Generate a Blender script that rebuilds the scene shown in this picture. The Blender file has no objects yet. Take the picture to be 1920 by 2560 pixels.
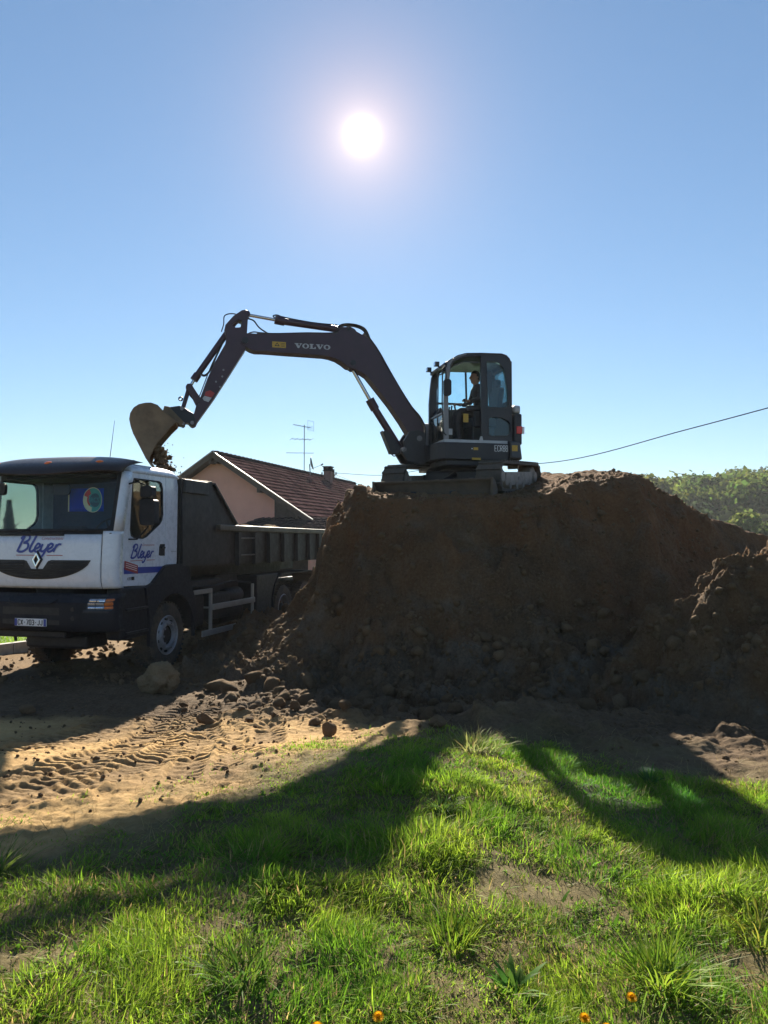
import bpy, bmesh, math, random
import numpy as np
from mathutils import Vector, Matrix
from mathutils import noise as mnoise
from mathutils.geometry import tessellate_polygon

random.seed(7)
RNG = np.random.default_rng(11)
R = math.radians
PI = math.pi
scene = bpy.context.scene
COL = scene.collection

# ------------------------------------------------------------------ camera
EYE = 2.15
cam_d = bpy.data.cameras.new('camera')
cam_d.sensor_fit = 'HORIZONTAL'
cam_d.sensor_width = 36.0
cam_d.lens = 36.06
cam_d.clip_start = 0.05
cam_d.clip_end = 8000
cam = bpy.data.objects.new('camera', cam_d)
COL.objects.link(cam)
cam.location = (0, 0, EYE)
cam.rotation_euler = (R(90 + 1.876), 0, 0)
scene.camera = cam

# ------------------------------------------------------------------ sky and sun
SUN_EL, SUN_AZ = R(27.96), R(-1.67)          # azimuth from +Y towards +X
SUN_DIR = Vector((math.sin(SUN_AZ) * math.cos(SUN_EL), math.cos(SUN_AZ) * math.cos(SUN_EL), math.sin(SUN_EL)))
world = bpy.data.worlds.new('World')
scene.world = world
world.use_nodes = True
nt = world.node_tree
nt.nodes.clear()
wout = nt.nodes.new('ShaderNodeOutputWorld')
bg = nt.nodes.new('ShaderNodeBackground')
sky = nt.nodes.new('ShaderNodeTexSky')
sky.sky_type = 'NISHITA'
sky.sun_disc = False
sky.sun_elevation = SUN_EL
sky.sun_rotation = SUN_AZ
sky.altitude = 300
sky.air_density = 1.0
sky.dust_density = 0.06
sky.ozone_density = 3.0
bg.inputs['Strength'].default_value = 0.053
# the sun's disc with lens bloom painted round it as sky glow
geo = nt.nodes.new('ShaderNodeTexCoord')
dot = nt.nodes.new('ShaderNodeVectorMath'); dot.operation = 'DOT_PRODUCT'
nrm = nt.nodes.new('ShaderNodeVectorMath'); nrm.operation = 'NORMALIZE'
nt.links.new(geo.outputs['Generated'], nrm.inputs[0])
nt.links.new(nrm.outputs[0], dot.inputs[0])
dot.inputs[1].default_value = SUN_DIR
def wmath(op, a, b=None, clamp=False):
    n = nt.nodes.new('ShaderNodeMath'); n.operation = op; n.use_clamp = clamp
    for i, v in enumerate((a, b)):
        if v is None: continue
        if isinstance(v, (int, float)): n.inputs[i].default_value = v
        else: nt.links.new(v, n.inputs[i])
    return n.outputs[0]
ang = wmath('MULTIPLY', wmath('ARCCOSINE', wmath('MINIMUM', dot.outputs['Value'], 1.0)), 180 / PI)
def glow(amp, width, power):
    return wmath('MULTIPLY', wmath('EXPONENT', wmath('MULTIPLY', wmath('POWER', wmath('DIVIDE', ang, width), power), -1.0)), amp)
def tint(fac, col):
    m = nt.nodes.new('ShaderNodeVectorMath'); m.operation = 'SCALE'
    m.inputs[0].default_value = col
    nt.links.new(fac, m.inputs['Scale'])
    return m.outputs[0]
def vadd(a, b):
    n = nt.nodes.new('ShaderNodeVectorMath'); n.operation = 'ADD'
    nt.links.new(a, n.inputs[0]); nt.links.new(b, n.inputs[1])
    return n.outputs[0]
disc = tint(glow(100, 0.44, 1.5), (1.0, 0.96, 0.90))
near = tint(glow(3.4, 1.2, 1.2), (1.0, 0.88, 0.76))
wide = tint(glow(4.4, 3.8, 1.1), (1.0, 0.50, 0.16))
tn = nt.nodes.new('ShaderNodeVectorMath'); tn.operation = 'MULTIPLY'
gm = nt.nodes.new('ShaderNodeGamma'); gm.inputs['Gamma'].default_value = 0.82
nt.links.new(sky.outputs['Color'], gm.inputs['Color'])
nt.links.new(gm.outputs[0], tn.inputs[0])
tn.inputs[1].default_value = (0.83, 0.98, 1.07)
total = vadd(vadd(tn.outputs[0], disc), vadd(near, wide))
nt.links.new(total, bg.inputs['Color'])
nt.links.new(bg.outputs[0], wout.inputs['Surface'])

sun_d = bpy.data.lights.new('sun', 'SUN')
sun_d.energy = 5.0
sun_d.angle = R(0.53)
sun_d.color = (1.0, 0.89, 0.72)
sun = bpy.data.objects.new('sun', sun_d)
COL.objects.link(sun)
sun.rotation_euler = (-SUN_DIR).to_track_quat('-Z', 'Y').to_euler()
sun.location = (0, 0, 50)

vs = scene.view_settings
vs.view_transform = 'Standard'; vs.look = 'None'; vs.gamma = 1.0
vs.use_curve_mapping = False
vs.exposure = 1.62
scene.cycles.use_denoising = True
scene.cycles.max_bounces = 8
scene.cycles.volume_bounces = 0
scene.cycles.transparent_max_bounces = 16
scene.cycles.caustics_reflective = False
scene.cycles.caustics_refractive = False

# ------------------------------------------------------------------ materials
MATS = {}
def hexl(r, g, b):
    f = lambda c: ((c / 255 + 0.055) / 1.055) ** 2.4 if c > 10 else c / 255 / 12.92
    return (f(r), f(g), f(b))
def nodes_of(name):
    m = bpy.data.materials.new(name); m.use_nodes = True
    t = m.node_tree; t.nodes.clear()
    o = t.nodes.new('ShaderNodeOutputMaterial')
    return m, t, o
def noise(t, scale, detail=5, rough=0.6, coord='Object', dist=0.0):
    tc = t.nodes.new('ShaderNodeTexCoord'); n = t.nodes.new('ShaderNodeTexNoise')
    n.inputs['Scale'].default_value = scale; n.inputs['Detail'].default_value = detail
    n.inputs['Roughness'].default_value = rough; n.inputs['Distortion'].default_value = dist
    t.links.new(tc.outputs[coord], n.inputs['Vector'])
    return n.outputs['Fac']
def ramp(t, fac, stops):
    r = t.nodes.new('ShaderNodeValToRGB'); e = r.color_ramp.elements
    while len(e) < len(stops): e.new(0.5)
    for el, (p, c) in zip(e, stops):
        el.position = p; el.color = (*c, 1) if len(c) == 3 else c
    t.links.new(fac, r.inputs['Fac'])
    return r.outputs['Color']
def mixc(t, fac, a, b):
    m = t.nodes.new('ShaderNodeMix'); m.data_type = 'RGBA'
    for sock, v in ((m.inputs[0], fac), (m.inputs[6], a), (m.inputs[7], b)):
        if isinstance(v, (int, float)): sock.default_value = v
        elif isinstance(v, tuple): sock.default_value = (*v, 1)
        else: t.links.new(v, sock)
    return m.outputs[2]
def bump(t, height, strength, dist=0.01):
    b = t.nodes.new('ShaderNodeBump'); b.inputs['Strength'].default_value = strength
    b.inputs['Distance'].default_value = dist
    t.links.new(height, b.inputs['Height'])
    return b.outputs['Normal']
def mat(name, col, rough=0.6, metal=0.0, var=0.18, scale=6, bmp=0.0, bscale=60, coat=0.0, dirt=0.0,
        dirtcol=(0.16, 0.11, 0.06), spec=0.5, dscale=3.0):
    if name in MATS: return MATS[name]
    m, t, o = nodes_of(name)
    p = t.nodes.new('ShaderNodeBsdfPrincipled')
    n = noise(t, scale)
    lo = tuple(c * (1 - var) for c in col); hi = tuple(min(1, c * (1 + var)) for c in col)
    c = ramp(t, n, [(0.3, lo), (0.7, hi)])
    if dirt:
        d = noise(t, dscale, 8, 0.7)
        f = ramp(t, d, [(0.62 - 0.3 * dirt, (0, 0, 0)), (0.8, (dirt, dirt, dirt))])
        c = mixc(t, f, c, dirtcol)
    t.links.new(c, p.inputs['Base Color'])
    rr = ramp(t, noise(t, scale * 3.3, 6), [(0.3, (rough * 0.8,) * 3), (0.7, (min(1, rough * 1.2),) * 3)])
    t.links.new(rr, p.inputs['Roughness'])
    p.inputs['Metallic'].default_value = metal
    p.inputs['Coat Weight'].default_value = coat
    p.inputs['Coat Roughness'].default_value = 0.08
    p.inputs['Specular IOR Level'].default_value = spec
    if bmp: t.links.new(bump(t, noise(t, bscale, 6), bmp), p.inputs['Normal'])
    t.links.new(p.outputs[0], o.inputs['Surface'])
    MATS[name] = m
    return m
def mat_glass(name, tintc, refl=1.0, dust=0.05):
    m, t, o = nodes_of(name)
    tr = t.nodes.new('ShaderNodeBsdfTransparent'); tr.inputs[0].default_value = (*tintc, 1)
    gl = t.nodes.new('ShaderNodeBsdfGlossy'); gl.inputs['Roughness'].default_value = 0.02
    df = t.nodes.new('ShaderNodeBsdfDiffuse'); df.inputs[0].default_value = (0.45, 0.43, 0.4, 1)
    fr = t.nodes.new('ShaderNodeFresnel'); fr.inputs['IOR'].default_value = 1.5
    mm = t.nodes.new('ShaderNodeMath'); mm.operation = 'MULTIPLY'; mm.inputs[1].default_value = refl
    mm.use_clamp = True
    t.links.new(fr.outputs[0], mm.inputs[0])
    a = t.nodes.new('ShaderNodeMixShader'); b = t.nodes.new('ShaderNodeMixShader')
    t.links.new(ramp(t, noise(t, 5, 8, 0.7), [(0.35, (0, 0, 0)), (0.75, (dust, dust, dust))]), a.inputs[0])
    t.links.new(tr.outputs[0], a.inputs[1]); t.links.new(df.outputs[0], a.inputs[2])
    t.links.new(mm.outputs[0], b.inputs[0])
    t.links.new(a.outputs[0], b.inputs[1]); t.links.new(gl.outputs[0], b.inputs[2])
    t.links.new(b.outputs[0], o.inputs['Surface'])
    MATS[name] = m
    return m
def mat_leaf(name, trans=0.45, gloss=0.06, attr='col', fixed=None):
    m, t, o = nodes_of(name)
    if fixed is None:
        at = t.nodes.new('ShaderNodeAttribute'); at.attribute_name = attr; c = at.outputs['Color']
    else:
        c = ramp(t, noise(t, 1.2, 6), [(0.3, tuple(v * 0.7 for v in fixed)), (0.7, tuple(v * 1.3 for v in fixed))])
    d = t.nodes.new('ShaderNodeBsdfDiffuse'); tl = t.nodes.new('ShaderNodeBsdfTranslucent')
    g = t.nodes.new('ShaderNodeBsdfGlossy'); g.inputs['Roughness'].default_value = 0.45
    t.links.new(c, d.inputs[0]); t.links.new(c, tl.inputs[0])
    a = t.nodes.new('ShaderNodeMixShader'); a.inputs[0].default_value = trans
    b = t.nodes.new('ShaderNodeMixShader'); b.inputs[0].default_value = gloss
    t.links.new(d.outputs[0], a.inputs[1]); t.links.new(tl.outputs[0], a.inputs[2])
    t.links.new(a.outputs[0], b.inputs[1]); t.links.new(g.outputs[0], b.inputs[2])
    t.links.new(b.outputs[0], o.inputs['Surface'])
    MATS[name] = m
    return m
def mat_soil(name, stops, bmp=0.6, bscale=45, scale=1.6, attr=None, attrcol=None):
    """Earth: large and small blotches of several browns; with attr, mixed to a second ramp by a vertex attribute."""
    m, t, o = nodes_of(name)
    p = t.nodes.new('ShaderNodeBsdfPrincipled')
    n1 = noise(t, scale, 8, 0.72, dist=0.3); n2 = noise(t, scale * 17, 8, 0.8)
    k = t.nodes.new('ShaderNodeMath'); k.operation = 'MULTIPLY_ADD'
    t.links.new(n2, k.inputs[0]); k.inputs[1].default_value = 0.55; 
    k2 = t.nodes.new('ShaderNodeMath'); k2.operation = 'MULTIPLY'; t.links.new(n1, k2.inputs[0]); k2.inputs[1].default_value = 0.45
    t.links.new(k2.outputs[0], k.inputs[2])
    c = ramp(t, k.outputs[0], stops)
    if attr:
        at = t.nodes.new('ShaderNodeAttribute'); at.attribute_name = attr
        sep = t.nodes.new('ShaderNodeSeparateColor'); t.links.new(at.outputs['Color'], sep.inputs[0])
        for i, st in enumerate(attrcol):
            c = mixc(t, sep.outputs[i], c, ramp(t, k.outputs[0], st))
    t.links.new(c, p.inputs['Base Color'])
    p.inputs['Roughness'].default_value = 0.95
    p.inputs['Specular IOR Level'].default_value = 0.15
    t.links.new(bump(t, noise(t, bscale, 8, 0.75), bmp, 0.05), p.inputs['Normal'])
    t.links.new(p.outputs[0], o.inputs['Surface'])
    MATS[name] = m
    return m

# ------------------------------------------------------------------ mesh helpers
def link(name, me, material=None, parent=None):
    o = bpy.data.objects.new(name, me)
    COL.objects.link(o)
    if material is not None and me is not None: me.materials.append(material)
    if parent is not None: o.parent = parent
    return o
def empty(name, loc=(0, 0, 0), rz=0.0):
    o = bpy.data.objects.new(name, None)
    COL.objects.link(o)
    o.location = loc; o.rotation_euler = (0, 0, rz); o.empty_display_size = 0.2
    return o
def tag(o, label=None, cat=None, group=None, kind=None):
    if label: o['label'] = label
    if cat: o['category'] = cat
    if group: o['group'] = group
    if kind: o['kind'] = kind
    return o
class MB:
    def __init__(s): s.v = []; s.f = []
    def add(s, vs, fs):
        n = len(s.v); s.v += [tuple(p) for p in vs]; s.f += [tuple(i + n for i in f) for f in fs]
        return s
    def box(s, x0, x1, y0, y1, z0, z1):
        v = [(x, y, z) for z in (z0, z1) for y in (y0, y1) for x in (x0, x1)]
        return s.add(v, [(0, 2, 3, 1), (4, 5, 7, 6), (0, 1, 5, 4), (2, 6, 7, 3), (0, 4, 6, 2), (1, 3, 7, 5)])
    def bar(s, p, q, w, h, up=(0, 0, 1)):
        """A beam from p to q, w wide across and h along up."""
        p, q = Vector(p), Vector(q); d = (q - p).normalized(); up = Vector(up)
        sx = d.cross(up)
        if sx.length < 1e-4: sx = d.cross(Vector((1, 0, 0)))
        sx.normalize(); uz = sx.cross(d).normalized()
        v = [c + sx * (w / 2 * a) + uz * (h / 2 * b) for c in (p, q) for a, b in ((-1, -1), (1, -1), (1, 1), (-1, 1))]
        return s.add(v, [(3, 2, 1, 0), (4, 5, 6, 7), (0, 1, 5, 4), (1, 2, 6, 5), (2, 3, 7, 6), (3, 0, 4, 7)])
    def cyl(s, p, q, r, n=16, r2=None):
        p, q = Vector(p), Vector(q); d = (q - p).normalized(); r2 = r if r2 is None else r2
        a = d.cross(Vector((0, 0, 1)))
        if a.length < 1e-3: a = d.cross(Vector((1, 0, 0)))
        a.normalize(); b = d.cross(a)
        v = [c + (a * math.cos(2 * PI * i / n) + b * math.sin(2 * PI * i / n)) * rr for c, rr in ((p, r), (q, r2)) for i in range(n)]
        f = [(i, (i + 1) % n, n + (i + 1) % n, n + i) for i in range(n)]
        return s.add(v, f + [tuple(range(n - 1, -1, -1)), tuple(range(n, 2 * n))])
    def tube(s, pts, r, n=8):
        pts = [Vector(p) for p in pts]; N = len(pts); v = []
        prev = None
        for i, p in enumerate(pts):
            d = (pts[min(i + 1, N - 1)] - pts[max(i - 1, 0)]).normalized()
            a = d.cross(Vector((0, 0, 1))) if prev is None else prev - d * prev.dot(d)
            if a.length < 1e-3: a = d.cross(Vector((0, 1, 0)))
            a.normalize(); prev = a; b = d.cross(a)
            rr = r[i] if isinstance(r, (list, tuple)) else r
            v += [p + (a * math.cos(2 * PI * k / n) + b * math.sin(2 * PI * k / n)) * rr for k in range(n)]
        f = [(i * n + k, i * n + (k + 1) % n, (i + 1) * n + (k + 1) % n, (i + 1) * n + k) for i in range(N - 1) for k in range(n)]
        return s.add(v, f + [tuple(range(n - 1, -1, -1)), tuple((N - 1) * n + k for k in range(n))])
    def plate(s, outer, fn, holes=(), c0=0.0, c1=1.0):
        """A sheet cut to a 2-D outline with holes; fn(a, b, c) places it, c running through its thickness."""
        loops = [list(outer)] + [list(h) for h in holes]
        flat = [p for l in loops for p in l]
        tris = tessellate_polygon([[Vector((a, b, 0)) for a, b in l] for l in loops])
        n = len(flat); base = len(s.v)
        s.v += [tuple(fn(a, b, c0)) for a, b in flat] + [tuple(fn(a, b, c1)) for a, b in flat]
        s.f += [tuple(base + i for i in t) for t in tris] + [tuple(base + n + i for i in reversed(t)) for t in tris]
        k = 0
        for l in loops:
            m = len(l)
            s.f += [(base + k + i, base + k + (i + 1) % m, base + n + k + (i + 1) % m, base + n + k + i) for i in range(m)]
            k += m
        return s
    def grid(s, fn, us, vs):
        nu, nv = len(us), len(vs)
        return s.add([fn(u, v) for v in vs for u in us],
                     [(j * nu + i, j * nu + i + 1, (j + 1) * nu + i + 1, (j + 1) * nu + i) for j in range(nv - 1) for i in range(nu - 1)])
    def lathe(s, prof, c, axis, n=32):
        """prof: (radius, distance along axis)."""
        c = Vector(c); d = Vector(axis).normalized()
        a = d.cross(Vector((0, 0, 1)))
        if a.length < 1e-3: a = Vector((1, 0, 0))
        a.normalize(); b = d.cross(a); m = len(prof)
        v = [c + d * h + (a * math.cos(2 * PI * i / n) + b * math.sin(2 * PI * i / n)) * r for i in range(n) for r, h in prof]
        f = [(i * m + k, i * m + k + 1, ((i + 1) % n) * m + k + 1, ((i + 1) % n) * m + k) for i in range(n) for k in range(m - 1)]
        return s.add(v, f)
    def build(s, name, material, parent=None, bevel=0.0, smooth=False, solid=0.0, xf=None, seg=2):
        me = bpy.data.meshes.new(name)
        v = [tuple(xf(*p)) for p in s.v] if xf else s.v
        me.from_pydata(v, [], s.f); me.validate(clean_customdata=False)
        bm = bmesh.new(); bm.from_mesh(me)
        bmesh.ops.recalc_face_normals(bm, faces=bm.faces)
        bm.to_mesh(me); bm.free()
        if smooth:
            me.polygons.foreach_set('use_smooth', [True] * len(me.polygons))
            me.set_sharp_from_angle(angle=R(38))
        o = link(name, me, material, parent)
        if solid:
            m = o.modifiers.new('solid', 'SOLIDIFY'); m.thickness = solid; m.offset = 0
        if bevel:
            m = o.modifiers.new('bevel', 'BEVEL'); m.width = bevel; m.segments = seg
            m.limit_method = 'ANGLE'; m.angle_limit = R(40); m.harden_normals = False
        return o
def npmesh(name, verts, faces, material, parent=None, smooth=False, cols=None, colname='col'):
    """Fast mesh from numpy arrays; faces an (n,3) or (n,4) array; cols one colour per vertex."""
    verts = np.asarray(verts, np.float32); faces = np.asarray(faces, np.int32)
    me = bpy.data.meshes.new(name)
    k = faces.shape[1]; nf = len(faces)
    me.vertices.add(len(verts)); me.vertices.foreach_set('co', verts.ravel())
    me.loops.add(nf * k); me.loops.foreach_set('vertex_index', faces.ravel())
    me.polygons.add(nf)
    me.polygons.foreach_set('loop_start', np.arange(0, nf * k, k, dtype=np.int32))
    if smooth: me.polygons.foreach_set('use_smooth', np.ones(nf, bool))
    if cols is not None:
        at = me.color_attributes.new(colname, 'FLOAT_COLOR', 'POINT')
        c4 = np.ones((len(verts), 4), np.float32); c4[:, :cols.shape[1]] = cols
        at.data.foreach_set('color', c4.ravel())
    me.update(calc_edges=True)
    return link(name, me, material, parent)
def catmull(pts, n=6):
    pts = [Vector(p) for p in pts]; out = []
    P = [pts[0] * 2 - pts[1]] + pts + [pts[-1] * 2 - pts[-2]]
    for i in range(1, len(P) - 2):
        a, b, c, d = P[i - 1:i + 3]
        for k in range(n):
            t = k / n
            out.append(0.5 * ((2 * b) + (c - a) * t + (2 * a - 5 * b + 4 * c - d) * t * t + (3 * b - a - 3 * c + d) * t ** 3))
    return out + [pts[-1]]
def ribbon(mb, pts, w, fn, depth=0.004, n=5):
    """A painted stroke along 2-D points, w wide; fn(a, b, c) places it on the surface."""
    c = catmull([(p[0], p[1], 0) for p in pts], n); N = len(c); L, Rr = [], []
    for i in range(N):
        d = (c[min(i + 1, N - 1)] - c[max(i - 1, 0)]); d = d.normalized() if d.length > 1e-9 else Vector((1, 0, 0))
        ww = w[min(len(w) - 1, i * len(w) // N)] if isinstance(w, (list, tuple)) else w
        nrm_ = Vector((-d.y, d.x, 0)) * (ww / 2)
        L.append(c[i] + nrm_); Rr.append(c[i] - nrm_)
    vv = [fn(p.x, p.y, depth) for p in L] + [fn(p.x, p.y, depth) for p in Rr]
    mb.add(vv, [(i, i + 1, N + i + 1, N + i) for i in range(N - 1)])
def text2d(s, size=1.0, shear=0.0, offset=0.0, space=1.0):
    """Outline letters as flat triangles: (vertices, faces, width)."""
    cu = bpy.data.curves.new('lettering', 'FONT'); cu.body = s; cu.size = size; cu.shear = shear
    cu.offset = offset; cu.space_character = space; cu.resolution_u = 3
    ob = bpy.data.objects.new('lettering', cu)
    me = bpy.data.meshes.new_from_object(ob)
    v = [(p.co.x, p.co.y) for p in me.vertices]; f = [tuple(p.vertices) for p in me.polygons]
    bpy.data.objects.remove(ob); bpy.data.curves.remove(cu); bpy.data.meshes.remove(me)
    return v, f
def textmesh(mb, s, box, fn, depth=0.004, shear=0.0, offset=0.0, space=1.0):
    """Text fitted to box (a0, b0, a1, b1) and placed by fn."""
    v, f = text2d(s, 1.0, shear, offset, space)
    xs = [p[0] for p in v]; ys = [p[1] for p in v]
    x0, x1, y0, y1 = min(xs), max(xs), min(ys), max(ys); a0, b0, a1, b1 = box
    mb.add([fn(a0 + (p[0] - x0) / (x1 - x0) * (a1 - a0), b0 + (p[1] - y0) / (y1 - y0) * (b1 - b0), depth) for p in v], f)
GLYPH = {'C': [[(.55, .78), (.45, .97), (.15, .97), (.05, .8), (.05, .2), (.15, .03), (.45, .03), (.55, .22)]], 'X': [[(.05, .97), (.55, .03)], [(.55, .97), (.05, .03)]],
    '-': [[(.2, .5), (.4, .5)]], '7': [[(.05, .97), (.55, .97), (.22, .03)]], '0': [[(.15, .97), (.45, .97), (.55, .82), (.55, .18), (.45, .03), (.15, .03), (.05, .18), (.05, .82), (.15, .97), (.3, .97)]],
    '3': [[(.05, .85), (.15, .97), (.45, .97), (.55, .85), (.55, .63), (.42, .52), (.22, .52)], [(.42, .52), (.55, .4), (.55, .15), (.45, .03), (.15, .03), (.05, .17)]],
    'J': [[(.5, .97), (.5, .2), (.4, .03), (.18, .03), (.06, .2)]], 'E': [[(.55, .97), (.05, .97), (.05, .03), (.55, .03)], [(.05, .5), (.45, .5)]],
    'R': [[(.05, .03), (.05, .97), (.42, .97), (.55, .85), (.55, .62), (.42, .5), (.05, .5)], [(.3, .5), (.55, .03)]],
    '8': [[(.15, .97), (.45, .97), (.55, .85), (.55, .64), (.45, .52), (.15, .52), (.05, .64), (.05, .85), (.15, .97), (.3, .97)], [(.15, .52), (.45, .52), (.55, .4), (.55, .15), (.45, .03), (.15, .03), (.05, .15), (.05, .4), (.15, .52), (.3, .52)]]}
def strokes(mb, text, box, fn, w, depth=0.004):
    a0, b0, a1, b1 = box; cw = (a1 - a0) / len(text)
    for i, ch in enumerate(text):
        for s_ in GLYPH[ch]: ribbon(mb, [(a0 + cw * (i + .1 + x * 1.33), b0 + (b1 - b0) * y) for x, y in s_], w, fn, depth, 1)
def interp(x, xs, ys): return np.interp(x, xs, ys)
def lin(a, b, n): return [a + (b - a) * i / (n - 1) for i in range(n)]
def rounded(x0, x1, y0, y1, r, n=4):
    out = []
    for cx, cy, a0 in ((x1 - r, y1 - r, 0), (x0 + r, y1 - r, 90), (x0 + r, y0 + r, 180), (x1 - r, y0 + r, 270)):
        out += [(cx + r * math.cos(R(a0 + 90 * i / n)), cy + r * math.sin(R(a0 + 90 * i / n))) for i in range(n + 1)]
    return out
# vectorised noise
def _hash(ix, iy, seed):
    h = (ix.astype(np.int64) * 374761393 + iy.astype(np.int64) * 668265263 + seed * 1442695041) & 0xFFFFFFFF
    h = ((h ^ (h >> 13)) * 1274126177) & 0xFFFFFFFF
    h = ((h ^ (h >> 16)) * 2246822519) & 0xFFFFFFFF
    return ((h ^ (h >> 15)) & 0xFFFFFF) / float(0xFFFFFF)
def vnoise(x, y, seed=0):
    ix, iy = np.floor(x), np.floor(y); fx, fy = x - ix, y - iy
    ux, uy = fx * fx * fx * (fx * (fx * 6 - 15) + 10), fy * fy * fy * (fy * (fy * 6 - 15) + 10)
    def g(dx, dy):
        a = _hash(ix + dx, iy + dy, seed) * 2 * PI
        return np.cos(a) * (fx - dx) + np.sin(a) * (fy - dy)
    return 1.4 * ((g(0, 0) * (1 - ux) + g(1, 0) * ux) * (1 - uy) + (g(0, 1) * (1 - ux) + g(1, 1) * ux) * uy)
def fbm(x, y, octaves=5, seed=0, gain=0.5, lac=2.03):
    s = 0; a = 1.0
    for o in range(octaves):
        s = s + a * vnoise(x, y, seed + o * 17); x = x * lac + 3.1; y = y * lac - 1.7; a *= gain
    return s
def worley(x, y, seed=0):
    """Rounded lumps: 1 at each cell's centre, 0 at its border, each lump its own height."""
    ix, iy = np.floor(x), np.floor(y); best = np.full(x.shape, 9.0); hh = np.zeros(x.shape)
    for dx in (-1, 0, 1):
        for dy in (-1, 0, 1):
            cx, cy = ix + dx, iy + dy
            px = cx + 0.15 + 0.7 * _hash(cx, cy, seed); py = cy + 0.15 + 0.7 * _hash(cx, cy, seed + 5)
            d = (x - px) ** 2 + (y - py) ** 2
            m = d < best
            best = np.where(m, d, best); hh = np.where(m, _hash(cx, cy, seed + 9), hh)
    return np.sqrt(np.maximum(0, 1 - best / 0.6)) * (0.25 + 0.75 * hh)
def sstep(a, b, x):
    t = np.clip((x - a) / (b - a), 0, 1); return t * t * (3 - 2 * t)
# ================================================================== the setting
# ---- heights of the ground, the large mound and the near heap (metres, z = 0 where the truck stands)
def ground_base(x, y):
    z = (0.40 - 0.06 * np.clip(x, -0.6, 2.0)) * (1 - sstep(4.4, 10.8, y))
    z = z + 0.20 * np.exp(-(((x - 0.25) / 0.95) ** 2 + ((y - 6.0) / 1.3) ** 2))
    z = z + 0.05 * vnoise(x * 0.45, y * 0.45, 3) * sstep(1.0, 4.0, y) * (1 - sstep(25, 40, y))
    return z
RUTS = [  # wheel tracks: points on the ground, width, depth
    ([(-4.6, 4.9), (-3.4, 5.35), (-2.55, 6.0), (-2.25, 7.2), (-2.35, 8.6), (-2.6, 10.2)], 0.46, 0.055),
    ([(-4.2, 4.2), (-2.9, 4.75), (-2.05, 5.5), (-1.8, 6.6), (-1.95, 8.0), (-2.3, 10.0)], 0.42, 0.05),
    ([(-4.8, 5.8), (-3.9, 6.3), (-3.2, 7.0), (-3.0, 8.2), (-3.2, 10.0)], 0.40, 0.04),
    ([(-2.0, 8.6), (-1.75, 7.6), (-1.25, 6.7), (-0.85, 6.15)], 0.34, 0.05),
    ([(-1.25, 8.3), (-1.1, 7.5), (-1.0, 6.6)], 0.30, 0.04),
    ([(-1.75, 7.4), (-1.55, 6.4), (-1.42, 5.3)], 0.26, 0.04),
    ([(-1.5, 7.6), (-1.28, 6.5), (-1.12, 5.5)], 0.22, 0.03),
    ([(-4.4, 6.6), (-3.6, 7.3), (-2.9, 8.4), (-2.75, 9.6)], 0.36, 0.035),
    ([(-3.8, 4.35), (-2.6, 5.15), (-2.2, 6.2), (-2.4, 7.6)], 0.30, 0.045),
]
def rut_relief(x, y):
    out = np.zeros(x.shape); inside = np.zeros(x.shape)
    for k, (pts, w, dep) in enumerate(RUTS):
        c = catmull([(p[0], p[1], 0) for p in pts], 10)
        P = np.array([(p.x, p.y) for p in c])
        m = (x > P[:, 0].min() - w) & (x < P[:, 0].max() + w) & (y > P[:, 1].min() - w) & (y < P[:, 1].max() + w)
        xs, ys = x[m], y[m]
        best = np.full(xs.shape, 9.0); lat = np.zeros(xs.shape); al = np.zeros(xs.shape); acc = 0.0
        for i in range(len(P) - 1):
            a, b = P[i], P[i + 1]; d = b - a; L = np.hypot(*d); d = d / L
            t = np.clip((xs - a[0]) * d[0] + (ys - a[1]) * d[1], 0, L)
            dx, dy = xs - a[0] - t * d[0], ys - a[1] - t * d[1]
            dd = np.hypot(dx, dy); mm = dd < best
            best = np.where(mm, dd, best); lat = np.where(mm, -dx * d[1] + dy * d[0], lat); al = np.where(mm, acc + t, al)
            acc += L
        ins = 1 - sstep(w * 0.46, w * 0.56, best)
        wob = 0.16 * vnoise(xs * 6, ys * 6, 40 + k)
        ph = al / 0.105 + np.abs(lat) / w * 1.1 + wob + 0.5 * (lat > 0)
        bars = sstep(0.3, 0.62, 0.5 + 0.5 * np.sin(2 * PI * ph)) * (0.55 + 0.7 * vnoise(xs * 2.2, ys * 2.2, 60 + k))
        groove = np.exp(-(lat / 0.03) ** 2)
        h = -.75 * dep + dep * .85 * np.clip(bars, 0, 1.3) * (1 - 0.5 * groove)
        lip = 0.35 * dep * np.exp(-((best - w * 0.58) / 0.05) ** 2) * (0.6 + 0.8 * vnoise(xs * 5, ys * 5, 70 + k))
        fade = sstep(0, 0.3, al) * (1 - sstep(acc - 0.35, acc, al))
        res = out[m]; res = np.where(ins * fade > 0.05, res * (1 - ins * fade) + h * ins * fade, res) + lip * fade
        out[m] = res; inside[m] = np.maximum(inside[m], ins * fade)
    return out, inside
GB_X = [-9, -3.2, -2.1, -1.6, -0.9, -0.3, 0.3, 0.9, 1.5, 2.2, 3.0, 4.0, 9]
GB_Y = [3.7, 3.8, 3.95, 4.3, 5.2, 6.0, 6.5, 7.3, 7.2, 6.7, 6.25, 5.9, 5.5]
def grass_edge(x, y):
    """> 0 inside the grass; metres from its ragged edge."""
    return interp(x, GB_X, GB_Y) - y + 0.35 * fbm(x * 1.3, y * 1.3, 3, 21)
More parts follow.
